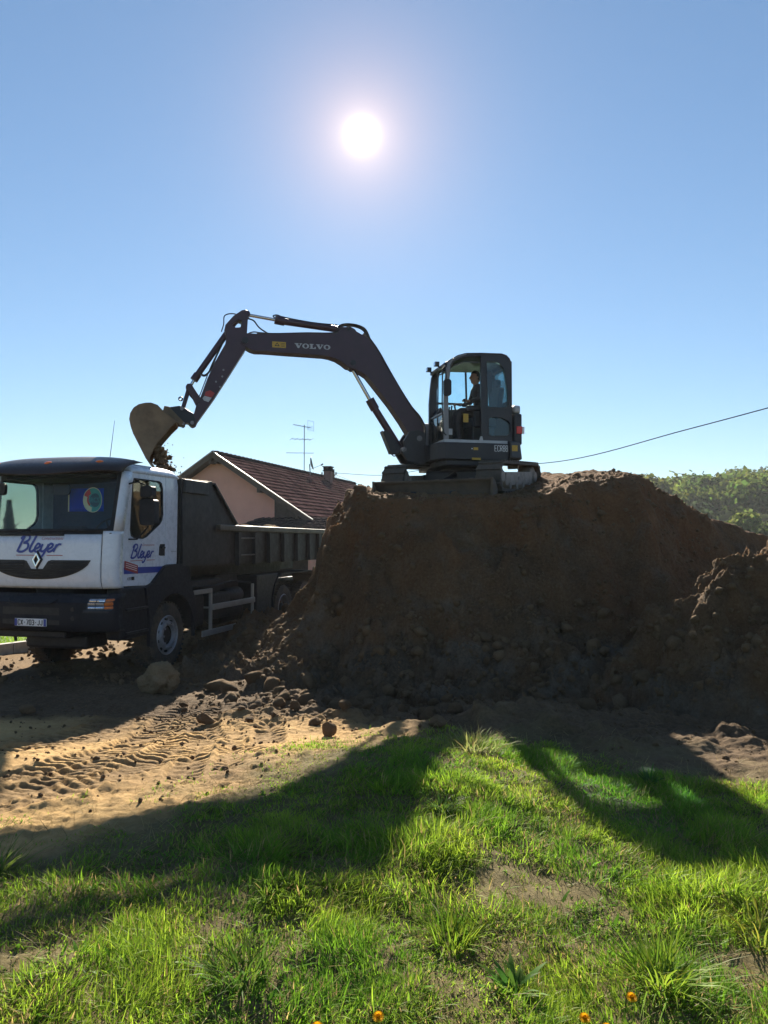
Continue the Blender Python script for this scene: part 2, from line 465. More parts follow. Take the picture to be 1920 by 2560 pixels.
def ground_z(x, y, detail=True):
    z = ground_base(x, y)
    e = grass_edge(x, y)
    bare = sstep(0.6, -0.3, e) * (1 - sstep(16, 20, y))
    rough = sstep(7.4, 8.8, y + 0.5 * vnoise(x * 1.1, y * 1.1, 8) + np.where(x > .9, 1.1, 0)) * (x > -2.6) * sstep(-2.6, -1.2, x)
    rough = rough * (1 - sstep(12, 15, y))
    z = z + 0.03 * fbm(x * 1.8, y * 1.8, 4, 31) * bare
    r, ins = rut_relief(x, y)
    z = z + r * (0.25 + 0.75 * bare)
    z = z + bare * (1 - 0.6 * ins) * (0.012 * fbm(x * 8, y * 8, 4, 33, .65) + (0.012 * worley(x * 19, y * 19, 34) + 0.022 * worley(x * 9, y * 9, 44) * (vnoise(x * 3, y * 3, 45) > .15)) * np.clip(.35 + fbm(x * 1.4, y * 1.4, 2, 35), 0, 1))
    z = z + rough * (0.12 * np.maximum(0, fbm(x * 2.2, y * 2.2, 3, 36)) + 0.07 * worley(x * 5, y * 5, 37) + 0.045 * worley(x * 13, y * 13, 38))
    z = z + (1 - bare) * (0.035 * fbm(x * 2.0, y * 2.0, 4, 39) + 0.01 * fbm(x * 12, y * 12, 3, 41))
    # small ridge of dug earth by the grass, right of the middle
    z = z + 0.17 * np.exp(-(((x - 0.35) / 0.42) ** 2 + ((y - 7.15) / 0.3) ** 2)) + 0.22 * np.exp(-(((x - 1.5) / 0.8) ** 2 + ((y - 8.1) / 0.35) ** 2))
    return z
PLATEAU = [(-0.45, 12.75), (0.3, 12.45), (1.6, 12.3), (2.6, 12.5), (3.3, 12.9), (4.3, 13.2), (5.2, 13.9), (6.4, 14.9), (8.0, 16.0), (8.0, 18.0), (0.0, 17.0), (-0.5, 15.0)]
def poly_dist(x, y, poly):
    inside = np.zeros(x.shape, bool); best = np.full(x.shape, 1e9); n = len(poly)
    for i in range(n):
        (ax, ay), (bx, by) = poly[i], poly[(i + 1) % n]
        dx, dy = bx - ax, by - ay; L2 = dx * dx + dy * dy
        t = np.clip(((x - ax) * dx + (y - ay) * dy) / L2, 0, 1)
        best = np.minimum(best, np.hypot(x - ax - t * dx, y - ay - t * dy))
        cond = ((ay > y) != (by > y)) & (x < dx * (y - ay) / (dy if abs(dy) > 1e-9 else 1e-9) + ax)
        inside ^= cond
    return np.where(inside, -best, best)
def mound_z(x, y):
    w1 = 0.22 * fbm(x * 0.9, y * 0.9, 3, 51)
    d = poly_dist(x + w1, y + 0.22 * fbm(x * 0.9 + 9, y * 0.9, 3, 52), PLATEAU)
    top = 2.84 + 0.11 * (np.clip(y, 12.3, 16) - 13)
    top = top + interp(x, [2.2, 2.9, 3.4, 3.8, 4.25, 4.7, 5.2, 6.0, 7.0, 8.2], [0, 0.10, 0.27, 0.24, 0.36, 0.22, -0.10, -0.45, -0.75, -1.1])
    top = top + 0.20 * np.exp(-(((x + 0.40) / 0.16) ** 2 + ((y - 13.1) / 0.4) ** 2)) * (x < 0.1)
    top = np.where((x > -0.3) & (x < 2.7), top + 0.0, top + 0.07 * fbm(x * 1.8, y * 1.8, 4, 53))
    left = np.clip((-0.42 - x) / 0.25, 0, 1)
    dd = np.maximum(d, 0)
    front = interp(dd, [0, .12, .5, 1.0, 1.6, 2.2, 2.8, 3.4, 5], [0, .12, .66, 1.4, 2.1, 2.55, 2.8, 3.0, 3.6])
    side = interp(dd, [0, .12, .5, .6, .72, 1.2, 1.8, 2.3, 2.9, 5], [0, .35, .62, 1.0, 1.6, 2.2, 2.62, 2.85, 3.1, 3.8])
    z = top - (front * (1 - left) + side * left)
    slope = sstep(0.0, 0.4, d)
    foot = sstep(1.2, 2.6, d)
    z = z + slope * (0.24 * fbm(x * 1.1, y * 1.1 , 5, 55, .55) - 0.16 * np.abs(vnoise(x * 1.7 + 0.3 * y, y * 0.5, 56)))
    # slumped shelves and a gully running down the right part
    gul = np.exp(-((x - (3.0 + 0.55 * (13.4 - y))) / 0.28) ** 2) * sstep(9.6, 10.6, y) * slope
    z = z - 0.20 * gul + 0.16 * np.exp(-((x - (3.55 + 0.5 * (13.4 - y))) / 0.3) ** 2) * slope * sstep(10.2, 11.2, y)
    zq = z * 3.2 + 1.6 * fbm(x * .7, y * .7, 3, 63); z = z + slope * .07 * (sstep(.25, .75, zq - np.floor(zq)) - (zq - np.floor(zq)))
    z = z + (0.3 + 0.7 * slope) * 0.075 * fbm(x * 5, y * 5, 5, 57, .6)
    lump = np.clip(0.22 + 1.1 * fbm(x * 0.8, y * 0.8, 3, 58) + 1.2 * foot, 0, 1.5)
    x0, y0 = x, y; x = x + .10 * fbm(x0 * 5, y0 * 5, 3, 64, .6); y = y + .10 * fbm(x0 * 5 + 7, y0 * 5, 3, 65, .6)
    z = z + lump * (0.15 * worley(x * 3.4, y * 3.4, 59) + 0.09 * worley(x * 8.0, y * 8.0, 61) + 0.035 * worley(x * 19, y * 19, 62)) * (0.25 + 0.75 * slope)
    return z
def heap_z(x, y):
    wx = x + 0.25 * fbm(x * 1.2, y * 1.2, 3, 71); wy = y + 0.2 * fbm(x * 1.2, y * 1.2, 3, 72)
    ridge = interp(wx, [2.05, 2.55, 3.15, 3.55, 4.25, 4.85, 6.0, 8, 9.5], [-0.45, 0.08, 0.74, 1.18, 1.58, 1.90, 2.45, 2.4, 1.5])
    drop = interp(9.75 - wy, [-3, -1.0, -0.2, 0, 0.25, 0.7, 1.1, 1.45, 2.2, 3], [3.2, 1.2, 0.1, 0, 0.12, 0.62, 0.78, 1.3, 2.35, 3.1])
    z = ridge - drop
    z = z + 0.18 * fbm(x * 2.2, y * 2.2, 6, 73, .64) - 0.16 * np.abs(vnoise(x * 2.6, y * 2.6, 77)) + 0.12 * worley(x * 3.6, y * 3.6, 74) + 0.06 * worley(x * 9, y * 9, 75) + 0.03 * worley(x * 22, y * 22, 76) + .08
    return z
def surface_z(x, y):
    x = np.asarray(x, float); y = np.asarray(y, float)
    return np.maximum(np.maximum(ground_z(x, y), mound_z(x, y)), heap_z(x, y))

soil_mid = [(0.28, (0.045, 0.029, 0.017)), (0.45, (0.09, 0.059, 0.034)), (0.58, (0.14, 0.094, 0.055)), (0.75, (0.22, 0.155, 0.095))]
soil_dry = [(0.25, (0.25, 0.15, 0.062)), (0.45, (0.42, 0.265, 0.108)), (0.62, (0.52, 0.345, 0.15)), (0.8, (0.57, 0.40, 0.19))]
soil_turf = [(0.25, (0.05, 0.04, 0.018)), (0.45, (0.11, 0.09, 0.04)), (0.6, (0.17, 0.14, 0.065)), (0.8, (0.24, 0.19, 0.10))]
meadow = [(0.25, (0.03, 0.055, 0.013)), (0.5, (0.05, 0.085, 0.02)), (0.8, (0.09, 0.12, 0.035))]
soil_wet = [(0.3, (0.052, 0.028, 0.014)), (0.43, (0.105, 0.060, 0.030)), (0.55, (0.155, 0.093, 0.048)), (0.7, (0.26, 0.17, 0.095))]
M_GROUND = mat_soil('bare_ground', soil_mid, 0.5, 55, 1.1, 'zone', [soil_dry, soil_turf, meadow])
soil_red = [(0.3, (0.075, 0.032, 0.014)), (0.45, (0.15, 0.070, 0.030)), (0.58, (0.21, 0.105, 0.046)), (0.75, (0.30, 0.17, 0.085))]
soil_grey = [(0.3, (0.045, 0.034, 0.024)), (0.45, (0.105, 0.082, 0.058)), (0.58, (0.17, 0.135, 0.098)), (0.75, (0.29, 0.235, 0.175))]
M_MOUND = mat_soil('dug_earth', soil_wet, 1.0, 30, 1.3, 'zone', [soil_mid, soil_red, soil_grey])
M_CLOD = mat_soil('earth_clod', [(0.25, (0.08, 0.05, 0.027)), (0.5, (0.15, 0.098, 0.054)), (0.75, (0.24, 0.165, 0.093))], 0.8, 40, 3.0)

def axis_lines(lo, hi, step, far, grow=1.16):
    a = list(np.arange(lo, hi + step / 2, step)); s = step; p = a[-1]
    while p < far: s *= grow; p += s; a.append(p)
    s = step; p = a[0]
    while p > -far: s *= grow; p -= s; a.insert(0, p)
    return np.array(a)
def axis_zones(zones, far, grow=1.16):
    a = [zones[0][0]]
    for lo, hi, st in zones:
        n = int(round((hi - lo) / st)); a += [lo + (hi - lo) * (i + 1) / n for i in range(n)]
    for sgn in (1, -1):
        s = zones[-1][2] if sgn > 0 else zones[0][2]; p = a[-1] if sgn > 0 else a[0]
        while abs(p) < far:
            s *= grow; p += sgn * s
            if sgn > 0: a.append(p)
            else: a.insert(0, p)
    return np.array(a)
gx = axis_zones([(-6, -4, .03), (-4, .3, .015), (.3, 6, .03)], 3500); gy = axis_zones([(2.2, 4.4, .03), (4.4, 9.4, .015), (9.4, 11.6, .03)], 3500)
X, Y = np.meshgrid(gx, gy)
Z = ground_z(X, Y)
far_drop = sstep(20, 60, np.hypot(X, Y))
Z = Z * (1 - far_drop) + ground_base(X, Y) * far_drop
rut_z, rut_in = rut_relief(X, Y)
e = grass_edge(X, Y)
dry = sstep(0.5, -0.2, e) * (1 - sstep(8.0, 9.2, Y + 0.6 * vnoise(X, Y, 81) + np.clip(X + 1.5, 0, 2) * 0.35)) * sstep(0.7, -0.3, X + .3 * vnoise(X * 1.5, Y * 1.5, 83))
dry = np.maximum(dry, 0.30 * sstep(12, 13, Y) * (1 - sstep(19, 22, Y)) * (X < -1.2))
dry = dry * np.clip(0.75 + 0.5 * fbm(X * 0.8, Y * 0.8, 3, 82), 0.25, 1) * (1 - 0.45 * rut_in * (rut_z < -.012))
turf = np.clip(sstep(-0.35, 0.35, e) + .55 * sstep(-1.3, -.1, e) * np.clip(.5 + 1.5 * fbm(X * 2.2, Y * 2.2, 4, 84), 0, 1), 0, 1)
mead = sstep(20, 26, np.hypot(X, Y))
zone = np.stack([dry, turf, mead], -1).reshape(-1, 3)
nx, ny = len(gx), len(gy)
idx = np.arange(nx * ny).reshape(ny, nx)
quads = np.stack([idx[:-1, :-1], idx[:-1, 1:], idx[1:, 1:], idx[1:, :-1]], -1).reshape(-1, 4)
o = npmesh('ground', np.stack([X, Y, Z], -1).reshape(-1, 3), quads, M_GROUND, smooth=False, cols=zone, colname='zone')
tag(o, kind='structure')

def heightfield(name, x0, x1, y0, y1, step, fn, material, sink=0.06):
    xs = np.arange(x0, x1, step); ys = np.arange(y0, y1, step)
    A, B = np.meshgrid(xs, ys); H = fn(A, B)
    keep = H > ground_z(A, B) - sink
    i = np.arange(len(xs) * len(ys)).reshape(A.shape)
    k = keep[:-1, :-1] | keep[:-1, 1:] | keep[1:, 1:] | keep[1:, :-1]
    q = np.stack([i[:-1, :-1], i[:-1, 1:], i[1:, 1:], i[1:, :-1]], -1)[k]
    # sideways push so that clods overhang a little instead of reading as a height map
    P = np.stack([A + 0.03 * fbm(A * 5, H * 5 + B, 3, 91), B - 0.035 * np.abs(fbm(A * 5 + 4, H * 5, 3, 92)) + 0.02, H], -1).reshape(-1, 3)
    used = np.zeros(len(P), bool); used[q.ravel()] = True
    remap = np.cumsum(used) - 1
    lit = np.clip(0.10 + 0.95 * fbm(A * 1.1, B * 0.6 + H * .8, 5, 93, .6) + 0.25 * (1 - sstep(.4, 1.2, H)), 0, 0.9)  # share of the paler, drier brown soil, in streaks and at the foot
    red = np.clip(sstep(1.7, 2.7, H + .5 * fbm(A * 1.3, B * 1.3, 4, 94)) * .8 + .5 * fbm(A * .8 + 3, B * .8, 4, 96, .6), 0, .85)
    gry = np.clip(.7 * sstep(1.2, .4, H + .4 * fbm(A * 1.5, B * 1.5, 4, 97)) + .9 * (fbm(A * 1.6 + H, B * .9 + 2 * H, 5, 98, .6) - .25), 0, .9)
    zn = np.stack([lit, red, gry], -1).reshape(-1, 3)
    return npmesh(name, P[used], remap[q], material, smooth=False, cols=zn[used], colname='zone')
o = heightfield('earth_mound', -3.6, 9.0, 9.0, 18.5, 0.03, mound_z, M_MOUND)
tag(o, 'large dark brown mound of dug earth carrying the excavator', 'earth mound')
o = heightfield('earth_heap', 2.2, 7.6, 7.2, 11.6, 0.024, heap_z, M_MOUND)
tag(o, 'smaller rugged heap of earth at the right edge, nearer than the mound', 'earth heap')

# ---- kerb and lawn behind the truck, at the left edge
M_KERB = mat('kerb_concrete', (0.42, 0.40, 0.37), 0.85, var=0.2, scale=9, bmp=0.3)
kerb_pts = [(-10.5, 10.6), (-8.6, 12.4), (-7.2, 14.0), (-5.95, 16.2), (-5.45, 19.0), (-4.6, 23.0)]
kc = [(p.x, p.y) for p in catmull([(a, b, 0) for a, b in kerb_pts], 5)]
kroot = empty('kerb', (kc[0][0], kc[0][1], 0))
tag(kroot, 'pale concrete kerb of the lawn behind the truck', 'kerb')
for i in range(len(kc) - 1):
    a, b = Vector((*kc[i], 0.06)), Vector((*kc[i + 1], 0.06)); d = (b - a).normalized()
    m = MB().bar(a + d * 0.006 - Vector((*kc[0], 0)), b - d * 0.006 - Vector((*kc[0], 0)), 0.14, 0.26)
    m.build('kerb_stone', M_KERB, kroot, bevel=0.012)
M_LAWN = mat('lawn_soil', (0.07, 0.12, 0.025), 0.95, var=0.4, scale=4, bmp=0.6, bscale=30)
m = MB()
lp = [(a - 0.12, b + 0.06) for a, b in kc] + [(-4.9, 26), (-60, 60), (-60, 6), (-14, 8)]
m.plate(lp, lambda a, b, c: (a, b, c), (), -0.05, 0.13)
tag(m.build('lawn', M_LAWN), kind='structure')

# ---- hill and wood in the distance
def crest(az):   # height of the ground at the hill's top, by azimuth in degrees
    return interp(az, [-40, -20, -3, 4, 12, 20, 27, 45], [4, 3, 6, 9, 12, 13, 15.5, 17])
hxs = np.radians(np.linspace(-50, 55, 80)); hr = np.array([60, 85, 110, 140, 180, 220, 260, 300, 340, 400, 520, 800, 1600])
A, D = np.meshgrid(hxs, hr)
H = crest(np.degrees(A)) * sstep(70, 330, D) * np.where(D > 400, 400 / D, 1) + 0.8 * vnoise(A * 30, D * 0.03, 95) * sstep(80, 150, D) - 0.25
i = np.arange(H.size).reshape(H.shape)
q = np.stack([i[:-1, :-1], i[:-1, 1:], i[1:, 1:], i[1:, :-1]], -1).reshape(-1, 4)
M_HILL = mat('hill_grass', (0.028, 0.042, 0.014), 1.0, spec=0.0, var=0.35, scale=0.05)
o = npmesh('hill', np.stack([D * np.sin(A), D * np.cos(A), H], -1).reshape(-1, 3), q, M_HILL, smooth=True)
tag(o, kind='structure')
def hill_z(x, y):
    az = np.degrees(np.arctan2(x, y)); r = np.hypot(x, y)
    return crest(az) * sstep(70, 330, r) - 0.3

def leaf_cloud(c, rad, n, size, rng, col, jitter=0.25, shape='round', lobes=9):
    """n leaf clumps (quads) spread through a lumpy crown; returns vertices, quads, colours."""
    c = np.asarray(c, float); rad = np.asarray(rad, float)
    if shape == 'round':
        dirs = rng.normal(size=(lobes, 3)); dirs /= np.linalg.norm(dirs, axis=1)[:, None]
        dirs[:, 2] = np.abs(dirs[:, 2]) * 0.9 - 0.25
        lc = dirs * 0.58; lr = rng.uniform(0.3, 0.52, lobes)
        k = rng.integers(0, lobes, n)
        u = rng.normal(size=(n, 3)); u /= np.linalg.norm(u, axis=1)[:, None]
        p = lc[k] + u * (lr[k] * rng.uniform(0.6, 1.02, n))[:, None]
        nrm_ = u + rng.normal(scale=0.45, size=(n, 3))
    else:
        h = rng.random(n) ** 1.35; a = rng.uniform(0, 2 * PI, n)
        tier = 0.62 + 0.38 * (1 - (h * 9) % 1)
        r = (1 - h) * tier * (0.25 + 0.75 * np.sqrt(rng.random(n))) + 0.02
        p = np.stack([r * np.cos(a), r * np.sin(a), h * 2 - 1], -1)
        nrm_ = np.stack([np.cos(a), np.sin(a), np.full(n, 0.7)], -1) + rng.normal(scale=0.35, size=(n, 3))
    nrm_ /= np.linalg.norm(nrm_, axis=1)[:, None]
    p = c + p * rad
    t = np.cross(nrm_, rng.normal(size=(n, 3))); t /= np.linalg.norm(t, axis=1)[:, None] + 1e-9
    b = np.cross(nrm_, t)
    s = size * rng.uniform(0.55, 1.35, n)[:, None]
    v = np.stack([p - t * s - b * s * 0.6, p + t * s * 0.8 - b * s, p + t * s + b * s * 0.7, p - t * s * 0.7 + b * s], 1).reshape(-1, 3)
    f = np.arange(4 * n).reshape(n, 4)
    cc = np.asarray(col)[None] * (1 + jitter * rng.normal(size=(n, 1))) * (1 + 0.08 * rng.normal(size=(n, 3)))
    return v, f, np.repeat(np.clip(cc, 0.004, 1), 4, 0)
M_WOOD = mat_leaf('wood_leaves', 0.5, 0.0)
vs_, fs_, cs_ = [], [], []; base = 0
greens = [(0.08, 0.13, 0.028), (0.10, 0.14, 0.03), (0.065, 0.11, 0.027), (0.12, 0.155, 0.033), (0.09, 0.125, 0.03), (0.125, 0.14, 0.036)]
rng = np.random.default_rng(5)
spots = []
for az0, az1, n in ((6.0, 34, 560), (-19, 6.0, 70)):
    for _ in range(n):
        a = R(rng.uniform(az0, az1)); d = rng.uniform(150, 345) if az0 > 0 else rng.uniform(230, 345)
        spots.append((d * math.sin(a), d * math.cos(a), d))
for x, y, d in spots:
    z = float(hill_z(np.array(x), np.array(y))); h = rng.uniform(8, 12.5); w = h * rng.uniform(0.36, 0.5)
    col = greens[rng.integers(len(greens))]
    n = 420 if d < 240 else 320
    v, f, c = leaf_cloud((x, y, z + h * 0.52), (w, w, h * 0.56), n, h * 0.034, rng, col)
    vs_.append(v); fs_.append(f + base); cs_.append(c); base += len(v)
v, f, c = np.concatenate(vs_), np.concatenate(fs_), np.concatenate(cs_)
o = npmesh('wood', v, f, M_WOOD, cols=c)
tag(o, 'far broadleaf wood covering the hillside behind the mound', 'wood', kind='stuff')
M_BARK = mat('bark', (0.06, 0.045, 0.03), 0.95, var=0.3, bmp=0.5)
M_FIR = mat_leaf('fir_needles', 0.25, 0.0)
def tree(name, label, cat, x, y, z, h, w, n, size, col, shape='round', group=None, seed=1):
    rng = np.random.default_rng(seed)
    r = empty(name, (x, y, z))
    th = h * (0.95 if shape != 'round' else 0.55)
    m = MB().tube([(0, 0, -0.3), (0.02 * h, 0, th * 0.4), (0, 0.01 * h, th)], [h * 0.028, h * 0.02, h * 0.006], 8)
    for k in range(6):
        a = k * 1.1 + seed; zz = h * (0.25 + 0.05 * k)
        m.tube([(0, 0, zz), (w * 0.4 * math.cos(a), w * 0.4 * math.sin(a), zz + h * 0.13), (w * 0.75 * math.cos(a), w * 0.75 * math.sin(a), zz + h * 0.2)], [h * 0.011, h * 0.007, h * 0.003], 5)
    m.build('trunk', M_BARK, r)
    if shape == 'round': v, f, c = leaf_cloud((0, 0, h * 0.56), (w, w, h * 0.47), n, size, rng, col, lobes=13)
    else: v, f, c = leaf_cloud((0, 0, h * 0.53), (w, w, h * 0.5), n, size, rng, col, shape='cone')
    npmesh('crown', v, f, M_FIR if shape != 'round' else M_WOOD, r, cols=c)
    tag(r, label, cat, group)
    return r
fir = (0.02, 0.045, 0.018)
for k, (px, d, h) in enumerate([(1752, 330, 12), (1815, 335, 13.5), (1843, 325, 12.5), (1868, 330, 15), (1888, 335, 16), (1906, 330, 16.5), (1410, 340, 13), (1388, 335, 12)]):
    x = (px - 960) / 1923 * d
    tree('spruce_tree', 'dark spruce on the far wooded skyline, ' + ('sixth from the right edge', 'fifth from the right edge', 'fourth from the right edge', 'third from the right edge', 'second from the right edge', 'the one nearest the right edge', 'right one of two beside the excavator', 'left one of two beside the excavator')[k], 'spruce', x, d, float(hill_z(np.array(x), np.array(d))), h * 1.02, h * 0.24, 420, 0.5, fir, 'cone', 'spruces on the wooded skyline', 20 + k)
tree('tree', 'pale green tree in front of the wood at the right edge', 'tree', 43.5, 92, 0.2, 5.6, 2.5, 1500, 0.2, (0.15, 0.19, 0.05), seed=31)
tree('tree', 'darker rounded tree beside the pale one before the wood', 'tree', 45.5, 112, 1.0, 6.0, 3.2, 1300, 0.25, (0.05, 0.075, 0.03), seed=32)
tree('tree', 'dark bushy tree low on the hillside right behind the mound', 'tree', 52.5, 128, 1.2, 7.4, 3.4, 1200, 0.27, (0.045, 0.07, 0.03), seed=37)
tree('bush', 'low round bush at the very right edge below the wood', 'bush', 48.6, 98, 0.3, 4.4, 3.0, 1100, 0.22, (0.07, 0.10, 0.032), seed=38)
tree('bush', 'broad bush between the pale tree and the mound shoulder', 'bush', 40.6, 96, 0.2, 3.9, 2.8, 1100, 0.22, (0.085, 0.12, 0.035), seed=39)
# trees seen through the truck's cab windows
tree('fir_tree', 'slim fir seen through the windscreen of the truck', 'fir', -31.2, 64, 0, 5.0, 1.3, 900, 0.16, fir, 'cone', seed=33)
tree('tree', 'low spreading tree beside the fir, seen through the truck windscreen', 'tree', -28.6, 64, 0, 3.4, 2.1, 900, 0.15, (0.06, 0.10, 0.03), seed=34)
tree('tree', 'bushy tree right of the fir, seen through the cab side window', 'tree', -25.6, 66, 0, 3.2, 2.3, 900, 0.15, (0.08, 0.11, 0.035), seed=35)
# ================================================================== the tipper truck
M_WHITE = mat('white_paint', (0.63, 0.68, 0.76), 0.28, var=0.04, scale=3, coat=0.5, dirt=0.04, dscale=2.2)
M_BLACKP = mat('black_plastic', (0.013, 0.014, 0.018), 0.6, spec=.3, var=0.3, scale=8, bmp=0.08, bscale=300, dirt=0.15, dirtcol=(0.10, 0.075, 0.05))
M_BUMP = mat('grey_bumper_plastic', (0.011, 0.013, 0.019), 0.6, spec=.25, var=0.2, scale=6, dirt=0.12, dirtcol=(0.12, 0.09, 0.06))
M_GRILLE = mat('grille_black', (0.012, 0.012, 0.013), 0.6, var=0.3)
M_VISOR = mat('smoked_visor', (0.020, 0.014, 0.016), 0.38, var=0.15, coat=0.0, spec=.3)
M_TYRE = mat('tyre_rubber', (0.026, 0.025, 0.025), 0.85, var=0.3, scale=10, bmp=0.15, bscale=80, dirt=0.75, dirtcol=(0.14, 0.10, 0.06), dscale=4)
M_RIM = mat('rim_steel', (0.36, 0.37, 0.40), 0.45, metal=0.5, var=0.2, scale=14, dirt=0.5, dirtcol=(0.12, 0.09, 0.06), dscale=7)
M_HUB = mat('hub_dark', (0.02, 0.019, 0.018), 0.6, var=0.3)
M_STEEL = mat('galvanised_rail', (0.33, 0.35, 0.36), 0.42, metal=0.55, var=0.15, scale=5, dirt=0.35, dirtcol=(0.14, 0.11, 0.07))
M_CHASSIS = mat('chassis_black', (0.013, 0.013, 0.016), 0.6, var=0.3, scale=5, dirt=0.25, dirtcol=(0.10, 0.075, 0.045))
M_BIN = mat('bin_grey_green', (0.015, 0.016, 0.017), 0.6, var=0.3, scale=2.5, dirt=0.3, dirtcol=(0.06, 0.05, 0.038), bmp=0.1, bscale=20)
M_RAIL = mat('worn_bin_rail', (0.075, 0.066, 0.055), 0.45, metal=0.3, var=0.3, scale=6, dirt=0.5, dirtcol=(0.16, 0.12, 0.08))
M_INT = mat('cab_interior', (0.035, 0.058, 0.11), 0.8, var=0.2)
M_SEAT = mat('seat_cloth', (0.035, 0.04, 0.055), 0.9, var=0.25, scale=30)
M_BLUE = mat('blue_lettering', (0.025, 0.055, 0.30), 0.4, var=0.05)
M_RED = mat('red_lettering', (0.34, 0.035, 0.045), 0.4, var=0.05)
M_REDS = mat('red_sticker', (0.33, 0.05, 0.05), 0.45, var=0.15, scale=40)
M_INK = mat('black_lettering', (0.012, 0.012, 0.016), 0.5, var=0.05)
M_PLATE = mat('plate_white', (0.78, 0.79, 0.80), 0.35, var=0.03)
M_CHROME = mat('chrome', (0.72, 0.73, 0.75), 0.14, metal=1.0, var=0.06)
M_LENS = mat('headlight_reflector', (0.62, 0.66, 0.74), 0.12, metal=0.75, var=0.15, scale=30)
M_AMBER = mat('amber_lens', (0.55, 0.14, 0.02), 0.2, var=0.2, scale=30)
M_AMBERROOF = mat('amber_marker', (0.85, 0.16, 0.01), 0.25, var=0.1)
M_GLASS = mat_glass('truck_glass', (0.88, 0.985, 0.93), 0.8, 0.03)
M_HLGLASS = mat_glass('headlight_glass', (0.9, 0.93, 0.95), 1.0, 0.05)

TA = R(15)
truck = empty('tipper_truck', (-3.89, 11.34, 0), -TA)
tag(truck, 'white tipper truck with blue lettering and a dark skip body, parked at left', 'truck')
def rake(z): return float(np.interp(z, [1.40, 1.47, 1.7, 2.2, 2.3, 3.12, 3.3], [0.05, 0.01, 0.0, 0.03, 0.05, 0.23, 0.30]))
HW = 1.2
def cabf(t, z, off=0.0):
    """Point of the cab's front skin: t from -1 (truck's right) to 1 (its left)."""
    a = min(1.0, abs(t)); s = -0.27 + 0.32 * (1 - (1 - a ** 3.2) ** (1 / 3.2)) + rake(z)
    return (-HW + (HW - 0.002) * t, s - off, z)
TS = [-1, -.995, -.985, -.97, -.95, -.92, -.88, -.82, -.74, -.6, -.4, -.2, 0, .2, .4, .6, .74, .82, .88, .92, .95, .97, .985, .995, 1]
def tsub(a, b):
    return sorted({a, b} | {t for t in TS if a < t < b})
def side_fn(u, sign):      # plates on the cab's sides: outer skin at u, c inwards
    return lambda a, b, c: (u - sign * c, a, b)
# ---- cab shell
zs = [1.40, 1.44, 1.5, 1.6, 1.75, 1.9, 2.05, 2.19]
cab_p = MB().grid(cabf, tsub(-0.845, 0.845), zs).build('front_panel', M_WHITE, truck, smooth=True, solid=0.02)
for sgn in (-1, 1):
    a, b = (0.855, 1.0) if sgn > 0 else (-1.0, -0.855)
    MB().grid(cabf, tsub(a, b), zs + [2.24]).build('corner_panel', M_WHITE, truck, smooth=True, solid=0.02)
    a, b = (0.955, 1.0) if sgn > 0 else (-1.0, -0.955)
    MB().grid(cabf, tsub(a, b), [2.24, 2.5, 2.8, 3.0, 3.14]).build('windscreen_pillar', M_WHITE, truck, smooth=True, solid=0.03)
def edge_s(z): return 0.05 + rake(z)
door_out = [(edge_s(1.42) + .012, 1.42), (0.70, 1.40), (0.80, 1.42), (1.245, 1.70), (1.25, 1.8), (1.25, 3.13), (edge_s(3.13) + .012, 3.13)] + \
    [(edge_s(z) + .012, z) for z in (2.9, 2.6, 2.3, 2.2, 1.9, 1.6, 1.5)]
win = [(0.34, 3.05), (1.06, 3.05), (1.13, 3.02), (1.165, 2.94), (1.18, 2.52), (1.15, 2.42), (1.09, 2.36), (0.70, 2.15), (0.60, 2.125), (0.36, 2.135), (0.28, 2.17), (0.255, 2.26), (0.285, 2.7), (0.31, 2.98)]
def shrink(poly, k):
    cx = sum(p[0] for p in poly) / len(poly); cz = sum(p[1] for p in poly) / len(poly)
    return [(cx + (p[0] - cx) * (1 - k / max(.1, abs(p[0] - cx) + .25)), cz + (p[1] - cz) * (1 - k / max(.1, abs(p[1] - cz) + .25))) for p in poly]
for u, sg in ((0.0, 1), (-2 * HW, -1)):
    fn = side_fn(u, sg)
    d = MB().plate(door_out, fn, [win], 0, 0.04).build('door', M_WHITE, truck, bevel=0.006)
    MB().plate(win, fn, [shrink(win, 0.03)], -0.004, 0.03).build('window_seal', M_BLACKP, d)
    MB().plate(shrink(win, 0.02), fn, [], 0.012, 0.016).build('window_pane', M_GLASS, d)
    MB().plate([(1.258, 1.66), (1.30, 1.67), (1.60, 1.68), (1.62, 1.75), (1.64, 3.0), (1.60, 3.13), (1.258, 3.13)], fn, [], 0, 0.05).build('rear_quarter_panel', M_WHITE, truck, bevel=0.02)
    hb = MB().plate([(1.06, 1.86), (1.12, 1.85), (1.235, 1.85), (1.235, 2.04), (1.10, 2.04), (1.07, 1.99)], fn, [], -0.004, 0.0).build('handle_recess', M_BLACKP, d)
    MB().bar((u + sg * 0.02, 1.10, 1.98), (u + sg * 0.02, 1.22, 1.98), 0.02, 0.03).build('door_handle', M_BLACKP, d, bevel=0.006)
MB().box(-2 * HW + .05, -.05, 1.58, 1.63, 1.5, 3.12).build('rear_wall', M_WHITE, truck, bevel=0.01)
MB().box(-2 * HW + .06, -.06, 1.50, 1.57, 1.5, 3.10).build('interior_lining', M_INT, truck)
MB().box(-2 * HW + .05, -.05, 0.06, 1.6, 1.47, 1.53).build('cab_floor', M_INT, truck)
